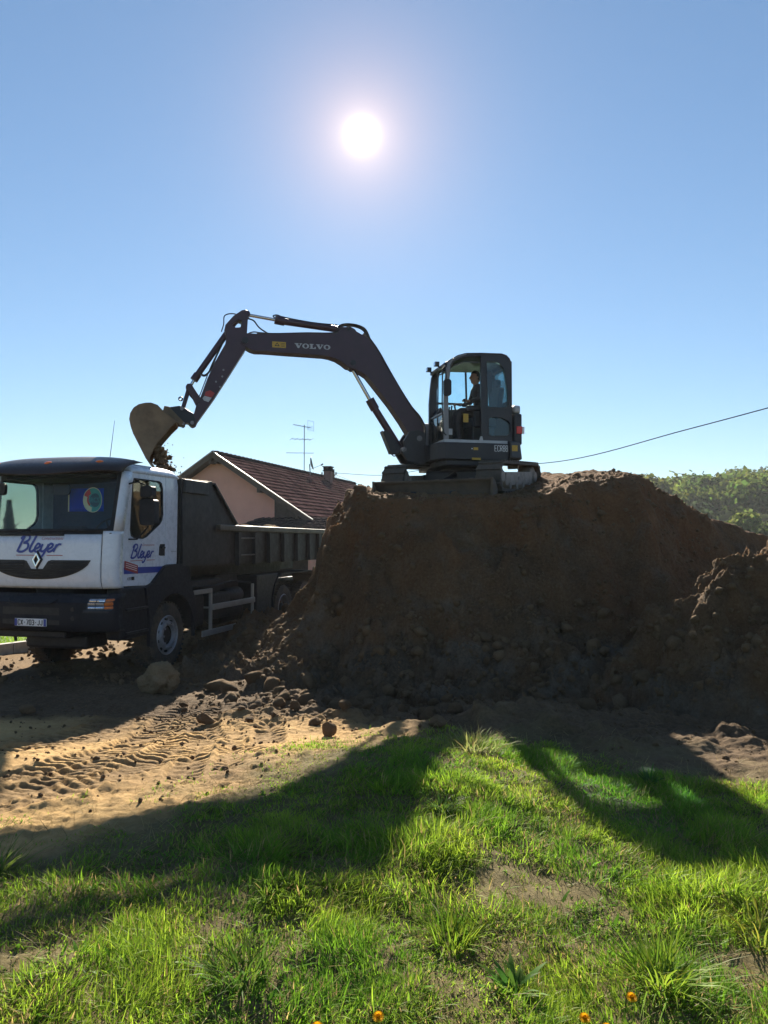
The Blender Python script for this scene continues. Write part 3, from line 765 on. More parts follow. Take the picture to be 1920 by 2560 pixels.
# roof: crowned, rounded all round
rp = []
m = MB()
us = [-2.4, -2.385, -2.34, -2.26, -2.1, -1.8, -1.2, -.6, -.3, -.14, -.06, -.015, 0]
ss = [0.26, 0.29, 0.34, 0.42, 0.6, 0.9, 1.2, 1.4, 1.52, 1.59, 1.63, 1.645]
def roof_z(u, s):
    ru = min(1, abs(u + 1.2) / 1.2); rs = abs(s - 0.95) / 0.695
    return 3.13 + 0.17 * (max(0, 1 - ru ** 9)) ** 0.5 * (max(0, 1 - min(1, rs) ** 9)) ** 0.5
m.grid(lambda u, s: (u, s, roof_z(u, s)), us, ss)
m.build('roof', M_WHITE, truck, smooth=True, solid=0.03)
MB().box(-2.3, -.1, 0.34, 1.57, 3.07, 3.10).build('headlining', M_INT, truck)
# windscreen with its black surround
def rr_loop(t0, t1, z0, z1, rt, rz, n=6, m=10):
    pts = []
    for (ct, cz, a0) in ((t1 - rt, z1 - rz, 0), (t0 + rt, z1 - rz, 90), (t0 + rt, z0 + rz, 180), (t1 - rt, z0 + rz, 270)):
        pts += [(ct + rt * math.cos(R(a0 + 90 * i / n)), cz + rz * math.sin(R(a0 + 90 * i / n))) for i in range(n + 1)]
    out = []
    for i in range(len(pts)):
        a, b = pts[i], pts[(i + 1) % len(pts)]
        k = m if abs(a[0] - b[0]) > 0.3 or abs(a[1] - b[1]) > 0.3 else 1
        out += [(a[0] + (b[0] - a[0]) * j / k, a[1] + (b[1] - a[1]) * j / k) for j in range(k)]
    return out
lo, li = rr_loop(-.972, .972, 2.20, 3.16, .04, .05), rr_loop(-.925, .925, 2.275, 3.10, .06, .08)
m = MB(); n = len(lo)
m.add([cabf(t, z, 0.012) for t, z in lo] + [cabf(t, z, 0.012) for t, z in li] + [cabf(t, z, -.012) for t, z in lo] + [cabf(t, z, -.012) for t, z in li],
      [f for i in range(n) for j in [(i + 1) % n] for f in ((i, j, n + j, n + i), (2 * n + i, 3 * n + i, 3 * n + j, 2 * n + j), (i, 2 * n + i, 2 * n + j, j), (n + i, n + j, 3 * n + j, 3 * n + i))])
ws = m.build('windscreen_surround', M_BLACKP, truck, smooth=True)
MB().grid(lambda t, z: cabf(t, z, 0.0), tsub(-.94, .94), lin(2.25, 3.12, 8)).build('windscreen', M_GLASS, truck, smooth=True)
# scuttle panel, wipers
m = MB().grid(lambda t, z: cabf(t, z, 0.014), tsub(-.6, .36), [2.172, 2.19, 2.21, 2.24]); m.build('wiper_scuttle', M_BLACKP, truck, smooth=True, solid=0.02)
for t0, t1 in ((-.75, -.12), (-.1, .55), (.52, .9)):
    a, b = cabf(t0, 2.235, .04), cabf(t1, 2.26, .04)
    MB().tube([cabf(t0 + (t1 - t0) * k / 6, 2.235 + 0.004 * k, .035) for k in range(7)], 0.011, 6).build('wiper', M_BLACKP, truck)
# sun visor: a smoked curved blade over the windscreen
def visor(t, v):
    z = 3.08 + 0.27 * v - 0.05 * abs(t) ** 6 * v ; s = -0.27 + 0.36 * (1 - (1 - min(1, abs(t)) ** 3.0) ** (1 / 3.0))
    s = s + 0.02 + 0.42 * v ** 2.6 - 0.10 * (1 - v)
    z -= 0.035 * math.cos(t * PI) * (1 - v)
    return (-HW + (HW + 0.03) * t, s, z + 0.02 * (1 - abs(t) ** 2))
vis = MB().grid(visor, TS, [0, .06, .15, .3, .45, .6, .75, .9, 1.0]).build('sun_visor', M_VISOR, truck, smooth=True, solid=0.02)
for t in (0.06, -0.72, 0.74):
    c = Vector(visor(t, 0.62))
    m = MB(); m.lathe([(0.0, 0.03), (0.03, 0.026), (0.05, 0.012), (0.058, 0.0)], c, (0, -0.55, 0.83), 16)
    for i, p in enumerate(m.v): m.v[i] = (c.x + (p[0] - c.x) * 1.15, p[1], c.z + (p[2] - c.z) * 0.8)
    m.build('marker_lamp', M_AMBERROOF, vis, smooth=True)
MB().tube([(-.72, .75, 3.28), (-.71, .76, 3.42), (-.66, .80, 4.02)], [0.012, 0.006, 0.003], 6).build('whip_antenna', M_BLACKP, truck)
MB().lathe([(0, .05), (.03, .045), (.05, .02), (.055, 0)], (-.16, .55, 3.30), (0, 0, 1), 14).build('roof_lamp', M_BLACKP, truck, smooth=True)
# ---- grille with its smile-shaped lower edge
def smile(x): return 1.815 - 0.285 * (max(0, 1 - abs(x) ** 2.3)) ** 0.62
G = 0.735
ctop = [(t, 1.815) for t in lin(-G, -0.20, 9)] + [(-0.155, 1.80), (-0.085, 1.685), (0.085, 1.685), (0.155, 1.80)] + [(t, 1.815) for t in lin(0.20, G, 9)]
def zt(t): return float(np.interp(t, [p[0] for p in ctop], [p[1] for p in ctop]))
gts = sorted(set(lin(-G, G, 41) + [-.2, -.155, -.085, .085, .155, .2]))
m = MB().grid(lambda t, v: cabf(t, zt(t) + (smile(t / G) - zt(t)) * v, 0.016), gts, [0, .25, .5, .75, 1])
gr = m.build('grille', M_GRILLE, truck, smooth=True)
for k, z in enumerate((1.77, 1.735, 1.70, 1.665, 1.63, 1.595, 1.565)):
    tt = [t for t in gts if smile(t / G) < z - 0.012 and (abs(t) > 0.19 or z < 1.67)]
    for part in ([t for t in tt if t < 0], [t for t in tt if t >= 0]) if z > 1.67 else (tt,):
        if len(part) > 1: MB().tube([cabf(t, z, 0.024) for t in part], 0.008, 5).build('grille_bar', M_GRILLE, gr)
# diamond emblem
def em(a, b, c): return cabf(a / HW, b, 0.02 + c)
ob, ib = [(0, 1.93), (0.075, 1.82), (0, 1.70), (-0.075, 1.82)], [(0, 1.885), (0.037, 1.82), (0, 1.75), (-0.037, 1.82)]
e_ = MB().plate(ob, em, [ib], 0, 0.03).build('emblem', M_CHROME, gr, bevel=0.006)
MB().plate([(a * 1.22, 1.818 + (b - 1.818) * 1.22) for a, b in ob], em, [], -0.012, 0.002).build('emblem_backing', M_GRILLE, gr)
# ---- lettering: the hand-drawn name as strokes
SCRIPT = [  # (stroke points, width)
    ([(0.02, 0.02), (0.2, 0.9), (0.42, 1.75)], .15), ([(0.12, 1.45), (0.4, 1.85), (0.82, 1.82), (0.86, 1.4), (0.55, 1.08), (0.42, 1.02)], .14),
    ([(0.42, 1.02), (0.82, 0.92), (0.88, 0.45), (0.55, 0.08), (0.2, 0.04), (0.05, 0.14)], .15),
    ([(1.48, 1.95), (1.28, 1.2), (1.12, 0.45), (1.16, 0.1), (1.36, 0.08), (1.52, 0.3)], .15),
    ([(1.52, 0.3), (1.86, 0.52), (1.93, 0.82), (1.72, 0.92), (1.56, 0.6), (1.55, 0.22), (1.72, 0.04), (1.98, 0.18), (2.1, 0.4)], .14),
    ([(2.16, 0.88), (2.08, 0.45), (2.14, 0.12), (2.34, 0.1), (2.56, 0.42), (2.68, 0.88)], .14), ([(2.68, 0.88), (2.5, 0.1), (2.28, -0.5), (2.02, -0.62), (1.96, -0.42)], .14),
    ([(2.66, 0.28), (2.98, 0.52), (3.05, 0.82), (2.84, 0.92), (2.68, 0.6), (2.67, 0.22), (2.84, 0.04), (3.1, 0.18), (3.24, 0.4)], .14),
    ([(3.22, 0.02), (3.38, 0.86)], .14), ([(3.32, 0.5), (3.52, 0.84), (3.78, 0.84)], .13)]
def script_on(parent, a0, b0, width, fn, small_box, flip=1):
    k = width / 3.8
    m = MB()
    for pts, w in SCRIPT: ribbon(m, [(a0 + (x * .94 + .13 * y) * k, b0 + y * k * .64) for x, y in pts], w * k * 1.15, fn, 0.004)
    m.build('name_lettering', M_BLUE, parent)
    m = MB(); textmesh(m, 'Constructions', small_box, fn, 0.004, shear=0.35, offset=-0.004)
    m.build('small_lettering', M_RED, parent)
    m = MB(); yb = b0 - 0.22 * k
    for x0, x1 in ((-0.05, 1.85), (2.5, 3.8)):
        ribbon(m, [(a0 + x0 * k, yb), (a0 + (x0 + x1) / 2 * k, yb), (a0 + x1 * k, yb)], 0.05 * k, fn, 0.004)
    m.build('underline', M_RED, parent)
script_on(cab_p, -0.37, 1.93, 0.80, lambda a, b, c: cabf(a / HW, b, 0.014 + c), (0.06, 2.115, 0.43, 2.158))
def dl(a, b, c): return (0.003 + c, a, b)
script_on(truck, 0.27, 1.83, 0.66, dl, (0.58, 2.015, 0.92, 2.05))
MB().plate([(0.10, 1.60), (1.04, 1.588), (1.17, 1.662), (1.17, 1.68), (0.10, 1.70)], dl, [], 0.0015, 0.003).build('blue_stripe', M_BLUE, truck)
st = MB().plate([(0.11, 1.80), (0.46, 1.72), (0.46, 1.59), (0.11, 1.67)], dl, [], 0.004, 0.006).build('red_sticker', M_REDS, truck)
m = MB()
for k in range(3): ribbon(m, [(0.14, 1.765 - .03 * k), (0.28, 1.733 - .03 * k), (0.43, 1.70 - .03 * k)], 0.008, dl, 0.0075)
m.build('sticker_lines', M_PLATE, st)
m = MB(); textmesh(m, '430', (0.18, 1.505, 0.30, 1.55), dl, 0.003); m.build('power_badge', M_INK, truck)
MB().plate([(0.305, 1.502), (0.37, 1.502), (0.37, 1.552), (0.305, 1.552)], dl, [], 0.001, 0.004).build('badge_block', M_INK, truck)
m = MB(); textmesh(m, 'kerax', (1.42, 1.905, 1.60, 1.93), dl, 0.003); m.build('model_badge', mat('badge_grey', (0.2, 0.21, 0.22), 0.4, metal=0.4), truck)
# ---- bumper, headlights, number plate
def bump_f(t, z, off=0.0):
    a = min(1.0, abs(t)); s = -0.37 + 0.36 * (1 - (1 - a ** 4.0) ** (1 / 4.0)) + float(np.interp(z, [0.78, 0.86, 1.2, 1.32], [0.06, 0.0, 0.0, 0.10]))
    return (-HW + (HW + 0.05) * t, s - off, z)
m = MB().grid(bump_f, TS, [0.78, 0.82, 0.9, 1.0, 1.1, 1.2, 1.26, 1.32])
bmpr = m.build('bumper', M_BUMP, truck, smooth=True, solid=0.03)
for b0, b1, z0, z1 in ((-.40, .38, 1.02, 1.13), (-.40, .38, 0.88, 0.95)):
    MB().grid(lambda t, z: bump_f(t, z, 0.02), lin(b0, b1, 9), [z0, z1]).build('air_intake', M_GRILLE, bmpr)
MB().grid(lambda t, z: bump_f(t, z, 0.018), lin(-.36, .36, 9), [1.18, 1.19, 1.24, 1.255]).build('step_recess', M_BLACKP, bmpr)
MB().tube([bump_f(-.34, 1.25, .03), bump_f(-.28, 1.19, .04), bump_f(0, 1.185, .04), bump_f(.28, 1.19, .04), bump_f(.34, 1.25, .03)], 0.012, 6).build('tow_pin_bar', M_BLACKP, bmpr)
for t, z in ((.55, 1.11), (.55, .98), (-.55, 1.11), (-.55, .98)):
    MB().cyl(bump_f(t, z, 0.012), bump_f(t, z, 0.024), 0.03, 12).build('bumper_bolt', M_GRILLE, bmpr)
MB().box(-1.95, -.75, -.22, .0, 0.66, 0.78).build('lower_valance', M_CHASSIS, truck, bevel=0.03)
MB().box(-1.75, -.65, .15, .7, 0.45, 0.66).build('engine_guard', M_CHASSIS, truck, bevel=0.05)
for sg in (1, -1):
    a, b = (0.60, 0.985)
    h = MB().grid(lambda t, z: bump_f(t * sg, z, 0.022), [.68, .74, .82, .88, .92, .955, .98, .995], [1.06, 1.08, 1.29, 1.31]).build('headlight', M_GRILLE, truck, smooth=True)
    for k, (t0, t1, mt) in enumerate(((.755, .835, M_LENS), (.842, .925, M_LENS), (.931, .992, M_AMBER))):
        for z0, z1 in ((1.115, 1.155), (1.165, 1.215), (1.225, 1.262)):
            q = MB().grid(lambda t, z: bump_f(t * sg, z, 0.034 + 0.012 * math.sin((z - z0) / (z1 - z0) * PI)), lin(t0, t1, 5), lin(z0, z1, 4))
            q.build('reflector' if k < 2 else 'indicator', mt, h, smooth=True)
    MB().grid(lambda t, z: bump_f(t * sg, z, 0.052), [.73, .8, .88, .94, .975, .99], [1.09, 1.27]).build('headlight_cover', M_HLGLASS, h, smooth=True)
def pl(a, b, c): return bump_f(a / HW, b, 0.035 + c)
npl = MB().plate([(-.26, .855), (.26, .855), (.26, .965), (-.26, .965)], pl, [], -0.01, 0.004).build('number_plate', M_PLATE, truck, bevel=0.004)
m = MB(); strokes(m, 'CX-703-JJ', (-.208, .873, .208, .947), pl, .013, 0.007); m.build('plate_characters', M_INK, npl)
for a0 in (-.258, .218): MB().plate([(a0, .858), (a0 + .04, .858), (a0 + .04, .962), (a0, .962)], pl, [], 0.0045, 0.006).build('plate_band', M_BLUE, npl)
# ---- steps, wheel arches, wheels
for sg in (1, -1):
    o_ = lambda u: u if sg > 0 else -2 * HW - u
    MB().box(min(o_(-.25), o_(0.02)), max(o_(-.25), o_(0.02)), 0.02, 0.82, 0.62, 1.41).build('step_well', M_BLACKP, truck, bevel=0.05, seg=3)
    for z in (0.70, 1.05):
        MB().box(min(o_(-.1), o_(0.06)), max(o_(-.1), o_(0.06)), 0.12, 0.70, z, z + 0.035).build('step', M_CHASSIS, truck, bevel=0.01)
    arc = lambda r0, a0, a1, n: [(1.43 + r0 * math.cos(R(a)), 0.54 + r0 * math.sin(R(a))) for a in lin(a0, a1, n)]
    fo = [(0.62, 1.36), (0.82, 1.43), (1.18, 1.68), (1.30, 1.70), (1.80, 1.70), (1.93, 1.66), (1.97, 1.55), (2.0, 1.38), (2.12, 1.15), (2.17, 0.9), (2.16, 0.62), (2.14, 0.45)] + arc(0.69, -8, 188, 22)[0:] + [(0.74, 0.46), (0.72, 0.9)]
    MB().plate(fo, lambda a, b, c: (o_(0.06) - sg * c, a, b), [], 0, 0.06).build('front_mudguard', M_BUMP, truck, bevel=0.02)
    m = MB()
    pr = [(0.62, 1.36), (0.82, 1.43), (1.18, 1.68), (1.30, 1.70), (1.80, 1.70), (1.93, 1.66), (1.97, 1.55), (2.0, 1.38)]
    m.add([(o_(uu), a, b - .005) for uu in (0.05, -.45) for a, b in pr], [(i, i + 1, len(pr) + i + 1, len(pr) + i) for i in range(len(pr) - 1)])
    m.build('mudguard_top', M_BUMP, truck, solid=0.02)
    MB().box(min(o_(-.06), o_(-.5)), max(o_(-.06), o_(-.5)), 2.17, 2.72, 0.55, 1.14).build('battery_box', M_BLACKP, truck, bevel=0.07, seg=3)
def wheel(parent, c, r, w, out, hubdeep):
    """Tyre, rim and hub with the axle along x; out = +1 when the outer face looks towards +x."""
    c = Vector(c)
    t = MB()
    prof = [(r * .60, -w * .46), (r * .72, -w * .5), (r * .88, -w * .5), (r * .965, -w * .44), (r * .992, -w * .32), (r, 0), (r * .992, w * .32), (r * .965, w * .44), (r * .88, w * .5), (r * .72, w * .5), (r * .60, w * .46)]
    t.lathe(prof, c, (1, 0, 0), 48)
    for k in range(40):                      # tread lugs
        for sd in (-1, 1):
            a = 2 * PI * (k + (0.5 if sd > 0 else 0)) / 40
            p = c + Vector((sd * w * .27, r * .995 * math.cos(a), r * .995 * math.sin(a))); rd = Vector((0, math.cos(a), math.sin(a)))
            t.bar(p - Vector((w * .2, 0, 0)) - rd.cross(Vector((1, 0, 0))) * .01, p + Vector((w * .2, 0, 0)) + rd.cross(Vector((1, 0, 0))) * .01, 0.035, 0.03, rd)
    wh = t.build('wheel', M_TYRE, parent, smooth=True)
    x = out
    m = MB()
    e_ = w * .47
    if hubdeep:
        m.lathe([(r * .60, e_ * x), (r * .575, (e_ + .012) * x), (r * .55, e_ * .9 * x), (r * .53, e_ * .2 * x), (r * .46, -.02 * x), (r * .34, -.03 * x), (r * .30, -.03 * x)], c, (1, 0, 0), 40)
    else:
        m.lathe([(r * .60, e_ * x), (r * .575, (e_ + .012) * x), (r * .55, e_ * .92 * x), (r * .53, (e_ - .05) * x), (r * .47, (e_ - .045) * x), (r * .42, (e_ + .02) * x), (r * .33, (e_ + .03) * x), (r * .31, (e_ - .02) * x), (r * .29, (e_ - .02) * x)], c, (1, 0, 0), 40)
    rm = m.build('rim', M_RIM, wh, smooth=True)
    m = MB()
    m.lathe([(0.0, (e_ - .01) * x), (r * .20, (e_ - .01) * x), (r * .235, (e_ - .03) * x), (r * .30, (e_ - .12) * x)], c, (1, 0, 0), 24) if not hubdeep else m.lathe([(0, (e_ - .03) * x), (r * .19, (e_ - .03) * x), (r * .23, (e_ - .06) * x), (r * .25, -.04 * x)], c, (1, 0, 0), 24)
    m.build('hub', M_HUB, wh, smooth=True)
    for k in range(10):
        a = 2 * PI * k / 10; xx = ((e_ + .03) if not hubdeep else -.03)
        p = c + Vector((xx * x, r * .37 * math.cos(a), r * .37 * math.sin(a)))
        MB().cyl(p - Vector((.01, 0, 0)), p + Vector((.032 * x, 0, 0)), .017, 6).build('wheel_nut', M_RIM, wh)
    if not hubdeep:
        for k in range(10):
            a = 2 * PI * (k + .5) / 10
            p = c + Vector(((e_ - .03) * x, r * .475 * math.cos(a), r * .475 * math.sin(a)))
            MB().cyl(p - Vector((.03 * x, 0, 0)), p + Vector((.018 * x, 0, 0)), .026, 10).build('rim_hole', M_HUB, wh)
    return wh
TR = 0.54
wheel(truck, (-0.20, 1.43, TR), TR, 0.32, 1, False)
wheel(truck, (-2.2, 1.43, TR), TR, 0.32, -1, False)
for s in (6.38, 7.75):
    wheel(truck, (-0.18, s, TR), TR, 0.30, 1, True); wheel(truck, (-2.22, s, TR), TR, 0.30, -1, True)
    wheel(truck, (-0.52, s, TR), TR, 0.30, -1, True); wheel(truck, (-1.88, s, TR), TR, 0.30, 1, True)
    MB().cyl((-2.1, s, TR), (-.3, s, TR), 0.09, 12).lathe([(.09, -.3), (.2, -.2), (.26, 0), (.2, .2), (.09, .3)], (-1.2, s, TR), (1, 0, 0), 18).build('axle', M_CHASSIS, truck, smooth=True)
MB().cyl((-2.1, 1.43, TR - .05), (-.3, 1.43, TR - .05), 0.07, 12).build('axle', M_CHASSIS, truck)
# ---- chassis
for u in (-0.78, -1.62):
    MB().box(u - .045, u + .045, 0.3, 8.7, 0.86, 1.14).build('chassis_rail', M_CHASSIS, truck, bevel=0.01)
MB().box(-1.55, -.85, 0.1, 1.9, 0.72, 1.46).build('engine', M_CHASSIS, truck, bevel=0.06)
for s in (2.6, 4.2, 5.6, 7.0, 8.6): MB().box(-1.62, -.78, s, s + .12, .9, 1.1).build('cross_member', M_CHASSIS, truck)
MB().box(-.62, -.06, 2.95, 3.75, 0.62, 1.10).build('tool_box', M_BLACKP, truck, bevel=0.03)
MB().lathe([(0, -.34), (.13, -.33), (.155, -.28), (.155, .28), (.13, .33), (0, .34)], (-.26, 4.15, 1.0), (0, 1, 0), 22).build('air_tank', M_CHASSIS, truck, smooth=True)
MB().lathe([(0, -.5), (.22, -.48), (.25, -.42), (.25, .42), (.22, .48), (0, .5)], (-.45, 4.2, 0.68), (0, 1, 0), 24).build('fuel_tank', M_CHASSIS, truck, smooth=True)
MB().box(-.75, -.1, 2.3, 3.5, 1.26, 1.38).build('valve_cover', M_CHASSIS, truck, bevel=0.03)
MB().plate([(3.0, 1.15), (3.7, 1.42), (4.6, 1.42), (4.7, 1.2), (4.7, 1.05), (3.0, 1.05)], lambda a, b, c: (-.35 - c, a, b), [], 0, .3).build('hydraulic_tank', M_CHASSIS, truck, bevel=0.03)
MB().tube([(-.1, 2.3, 1.28), (-.08, 3.1, 1.25), (-.1, 3.9, 1.3), (-.15, 4.9, 1.2)], 0.02, 6).build('hydraulic_hose', M_BLACKP, truck)
# side guard of two rails
sgd = MB()
for z in (0.875, 0.43):
    MB().bar((0.03, 2.45 if z < .6 else 2.85, z), (0.03, 4.66, z), 0.03, 0.105).build('side_guard_rail', M_STEEL, truck, bevel=0.008)
for s, z0, z1 in ((2.80, .40, 1.22), (4.60, .40, 1.20)):
    MB().box(-.03, .014, s, s + .07, z0, z1).build('side_guard_post', M_STEEL, truck, bevel=0.006)
MB().bar((0.0, 2.2, 1.18), (0.0, 2.85, 1.18), 0.03, 0.08).build('side_guard_rail', M_STEEL, truck, bevel=0.006)
MB().box(-.7, 0, 2.83, 2.86, 0.85, 0.88).build('side_guard_bracket', M_STEEL, truck)
# rear mudguards
for uc in (0.02, -2.42):
    pr = [(5.62, 0.52), (5.66, 0.9), (5.78, 1.12), (5.95, 1.27), (6.15, 1.33), (8.0, 1.33), (8.25, 1.25), (8.42, 1.05), (8.48, .7)]
    sg = 1 if uc > -1 else -1
    m = MB(); n = len(pr)
    m.add([(uc - sg * w, a, b) for w in (0, .62) for a, b in pr], [(i, i + 1, n + i + 1, n + i) for i in range(n - 1)])
    m.build('rear_mudguard', M_BUMP, truck, solid=0.025)
    MB().plate([(4.85, 0.62), (5.62, 0.52), (5.66, 0.9), (5.78, 1.12), (5.95, 1.27), (6.0, 1.36), (4.85, 1.36)], lambda a, b, c: (uc - sg * (.03 + c), a, b), [], 0, .5).build('rear_side_locker', M_CHASSIS, truck, bevel=0.02)
# ---- the skip body with its tall headboard
BU0, BU1 = 0.06, -2.46
side = [(1.72, 1.66), (8.9, 1.58), (8.9, 2.33), (3.74, 2.36), (3.70, 2.40), (2.83, 3.10), (2.72, 3.16), (1.66, 3.14)]
for u, sg in ((BU0, 1), (BU1, -1)):
    MB().plate(side, lambda a, b, c: (u - sg * c, a, b), [], 0.0, 0.05).build('bin_side', M_BIN, truck, bevel=0.006)
    MB().bar((u + sg * .03, 2.9, 2.33), (u + sg * .03, 8.9, 2.29), 0.12, 0.105).build('bin_top_rail', M_RAIL, truck, bevel=0.012)
    MB().bar((u + sg * .02, 2.76, 3.12), (u + sg * .02, 3.72, 2.38), 0.06, 0.05).build('bin_slope_rail', M_BIN, truck, bevel=0.01)
    MB().box(min(u, u + sg * .05), max(u, u + sg * .05), 1.68, 2.52, 2.90, 3.13).build('bin_top_box', M_BIN, truck, bevel=0.015)
    for s in (3.73, 4.49, 5.23, 6.02, 6.83, 7.61, 8.3):
        MB().plate([(s - .045, 1.60), (s + .045, 1.60), (s + .06, 2.24), (s - .06, 2.24)], lambda a, b, c: (u + sg * c, a, b), [], 0, .085).build('bin_rib', M_BIN, truck, bevel=0.012)
    for z in (2.13, 1.80):
        MB().cyl((u + sg * .06, 3.75, z), (u + sg * .06, 4.47, z), 0.014, 8).build('ladder_rung', M_RAIL, truck)
MB().plate([(BU0 - .05, 1.66), (BU1 + .05, 1.66), (BU1 + .05, 3.13), (BU0 - .05, 3.13)], lambda a, b, c: (a, 1.66 + c, b), [], 0, .06).build('bin_headboard', M_BIN, truck)
MB().box(BU1 + .05, BU0 - .05, 1.7, 8.88, 1.60, 1.66).build('bin_floor', M_BIN, truck)
MB().box(BU1 + .05, BU0 - .05, 8.80, 8.88, 1.66, 2.3).build('bin_tailgate', M_BIN, truck)
for u in (-.85, -1.55): MB().box(u - .06, u + .06, 1.8, 8.8, 1.36, 1.60).build('bin_skid_rail', M_BIN, truck)
MB().box(-1.5, -.9, 1.9, 8.2, 1.15, 1.36).build('hook_lift_frame', M_CHASSIS, truck)
# ---- mirrors
for sg in (1, -1):
    o_ = lambda u: u if sg > 0 else -2 * HW - u
    mr = MB().plate(rounded(-.12, .12, 2.33, 2.72, .05), lambda a, b, c: (o_(0.26) + sg * a, 0.28 + c + .10 * (a + .12), b), [], 0, .14).build('mirror', M_BLACKP, truck, bevel=0.03, seg=3)
    MB().tube([(o_(0.0), .2, 2.95), (o_(0.15), .22, 2.98), (o_(0.24), .32, 2.92), (o_(0.25), .34, 2.3), (o_(0.12), .25, 2.12), (o_(0.0), .22, 2.12)], 0.014, 6).build('mirror_arm', M_BLACKP, mr)
    MB().plate(rounded(-.10, .10, 2.75, 2.92, .04), lambda a, b, c: (o_(0.25) + sg * a, 0.28 + c, b), [], 0, .12).build('wide_mirror', M_BLACKP, mr, bevel=0.025)
MB().plate(rounded(-.16, .16, 2.82, 3.0, .05), lambda a, b, c: (-1.92 + a, -.32 + c, b - .04), [], 0, .06).build('kerb_mirror', M_BLACKP, truck, bevel=0.02)
MB().plate(rounded(-.15, .15, 2.80, 2.98, .06), lambda a, b, c: (-1.2 + a, .22 + c, b), [], 0, .05).build('interior_mirror', M_GRILLE, truck, bevel=0.015)
# ---- inside the cab
MB().plate([(-.10, 1.55), (-.12, 2.1), (.05, 2.26), (.35, 2.22), (.42, 2.05), (.40, 1.55)], lambda a, b, c: (-.12 - c, a, b), [], 0, 2.16).build('dashboard', M_INT, truck, bevel=0.03)
m = MB(); sw = Vector((-.62, .62, 2.28)); ax = Vector((0, -.75, .66)).normalized(); a1 = Vector((1, 0, 0)); a2 = ax.cross(a1)
m.tube([sw + (a1 * math.cos(k * PI / 12) + a2 * math.sin(k * PI / 12)) * .23 for k in range(25)], 0.016, 6)
for k in (0, 2.2, 4.1): m.bar(sw, sw + (a1 * math.cos(k) + a2 * math.sin(k)) * .22, .03, .012)
m.build('steering_wheel', M_GRILLE, truck)
for u in (-.62, -1.78):
    s_ = MB().box(u - .25, u + .25, .75, 1.25, 1.75, 1.95).build('seat', M_SEAT, truck, bevel=0.05, seg=3)
    MB().plate(rounded(u - .24, u + .24, 1.95, 2.34, .08), lambda a, b, c: (a, 1.18 + c + (b - 1.95) * .2, b), [], 0, .13).build('seat_back', M_SEAT, s_, bevel=0.04)
# papers lying on the dashboard
MB().box(-.95, -.72, .0, .2, 2.262, 2.268).build('paper_sheet', M_PLATE, truck)
# ---- the blue flag hung inside the cab behind the windscreen
M_FLAG = mat_leaf('flag_blue', .55, 0.0, fixed=(0.012, 0.10, 0.80))
M_TEAL = mat('crest_teal', (0.05, 0.36, 0.40), 0.7, var=0.08)
M_CREAM = mat('crest_cream', (0.72, 0.68, 0.52), 0.7, var=0.05)
M_CRED = mat('crest_red', (0.62, 0.05, 0.04), 0.7, var=0.05)
M_CDARK = mat('crest_blue', (0.02, 0.10, 0.17), 0.7, var=0.05)
flag = empty('flag', truck.matrix_basis @ Vector((-.86, .42, 2.55)), -TA)
tag(flag, 'blue football flag with a round crest hanging inside the truck cab', 'flag')
def fl(a, b, c): return (a, 0.03 * math.sin(a * 9) * (1 - .4 * b) - c, b)
MB().grid(lambda a, b: fl(a, b, 0), lin(-.33, .27, 18), lin(0.0, .36, 6)).build('cloth', M_FLAG, flag, smooth=True, solid=0.004)
MB().grid(lambda a, b: fl(a, b, .003), [-.355, -.33], [0.0, .36]).build('cloth_hem', M_CREAM, flag, solid=0.004)
def disc(r, a0=0, a1=360, r0=0, n=28, c=.006, cx=.085, cy=.18):
    m = MB(); an = lin(R(a0), R(a1), n)
    m.add([fl(cx + rr * math.cos(t) * .88, cy + rr * math.sin(t) * 1.1, c) for rr in (r0, r) for t in an], [(i, i + 1, n + i + 1, n + i) for i in range(n - 1)])
    return m
cr = disc(.178, c=.006).build('crest', M_TEAL, flag)
disc(.178, c=.0075, r0=.168).build('crest_border', M_CREAM, cr)
disc(.165, 125, 260, .105, c=.009).build('crest_band', M_CREAM, cr)
disc(.165, 112, 158, .09, c=.0105).build('crest_wedge', M_CRED, cr)
disc(.105, 150, 235, .075, c=.0105).build('crest_arc', M_CRED, cr)
disc(.098, c=.012, cx=.12, cy=.175).build('crest_centre', M_CDARK, cr)
m = MB(); textmesh(m, 'RCS', (.05, .14, .19, .215), fl, .015); m.build('crest_letters', M_TEAL, cr)
# ---- earth loaded in the skip
def load_z(u, s):
    return 2.13 + 0.20 * math.exp(-((s - 7.0) / .8) ** 2) + 0.42 * math.exp(-((s - 2.7) / .9) ** 2 - ((u + 1.0) / .8) ** 2) + 0.12 * float(fbm(np.array(u * 2.), np.array(s * 2.), 4, 101)) + .10 * float(worley(np.array(u * 4.), np.array(s * 4.), 102))
o = MB().grid(lambda u, s: (u, s, load_z(u, s)), lin(-2.4, .0, 34), lin(1.73, 8.79, 90)).build('earth_load', M_MOUND, None, smooth=True)
o.location = truck.location; o.rotation_euler = truck.rotation_euler
tag(o, 'brown earth filling the skip of the truck', 'earth load')
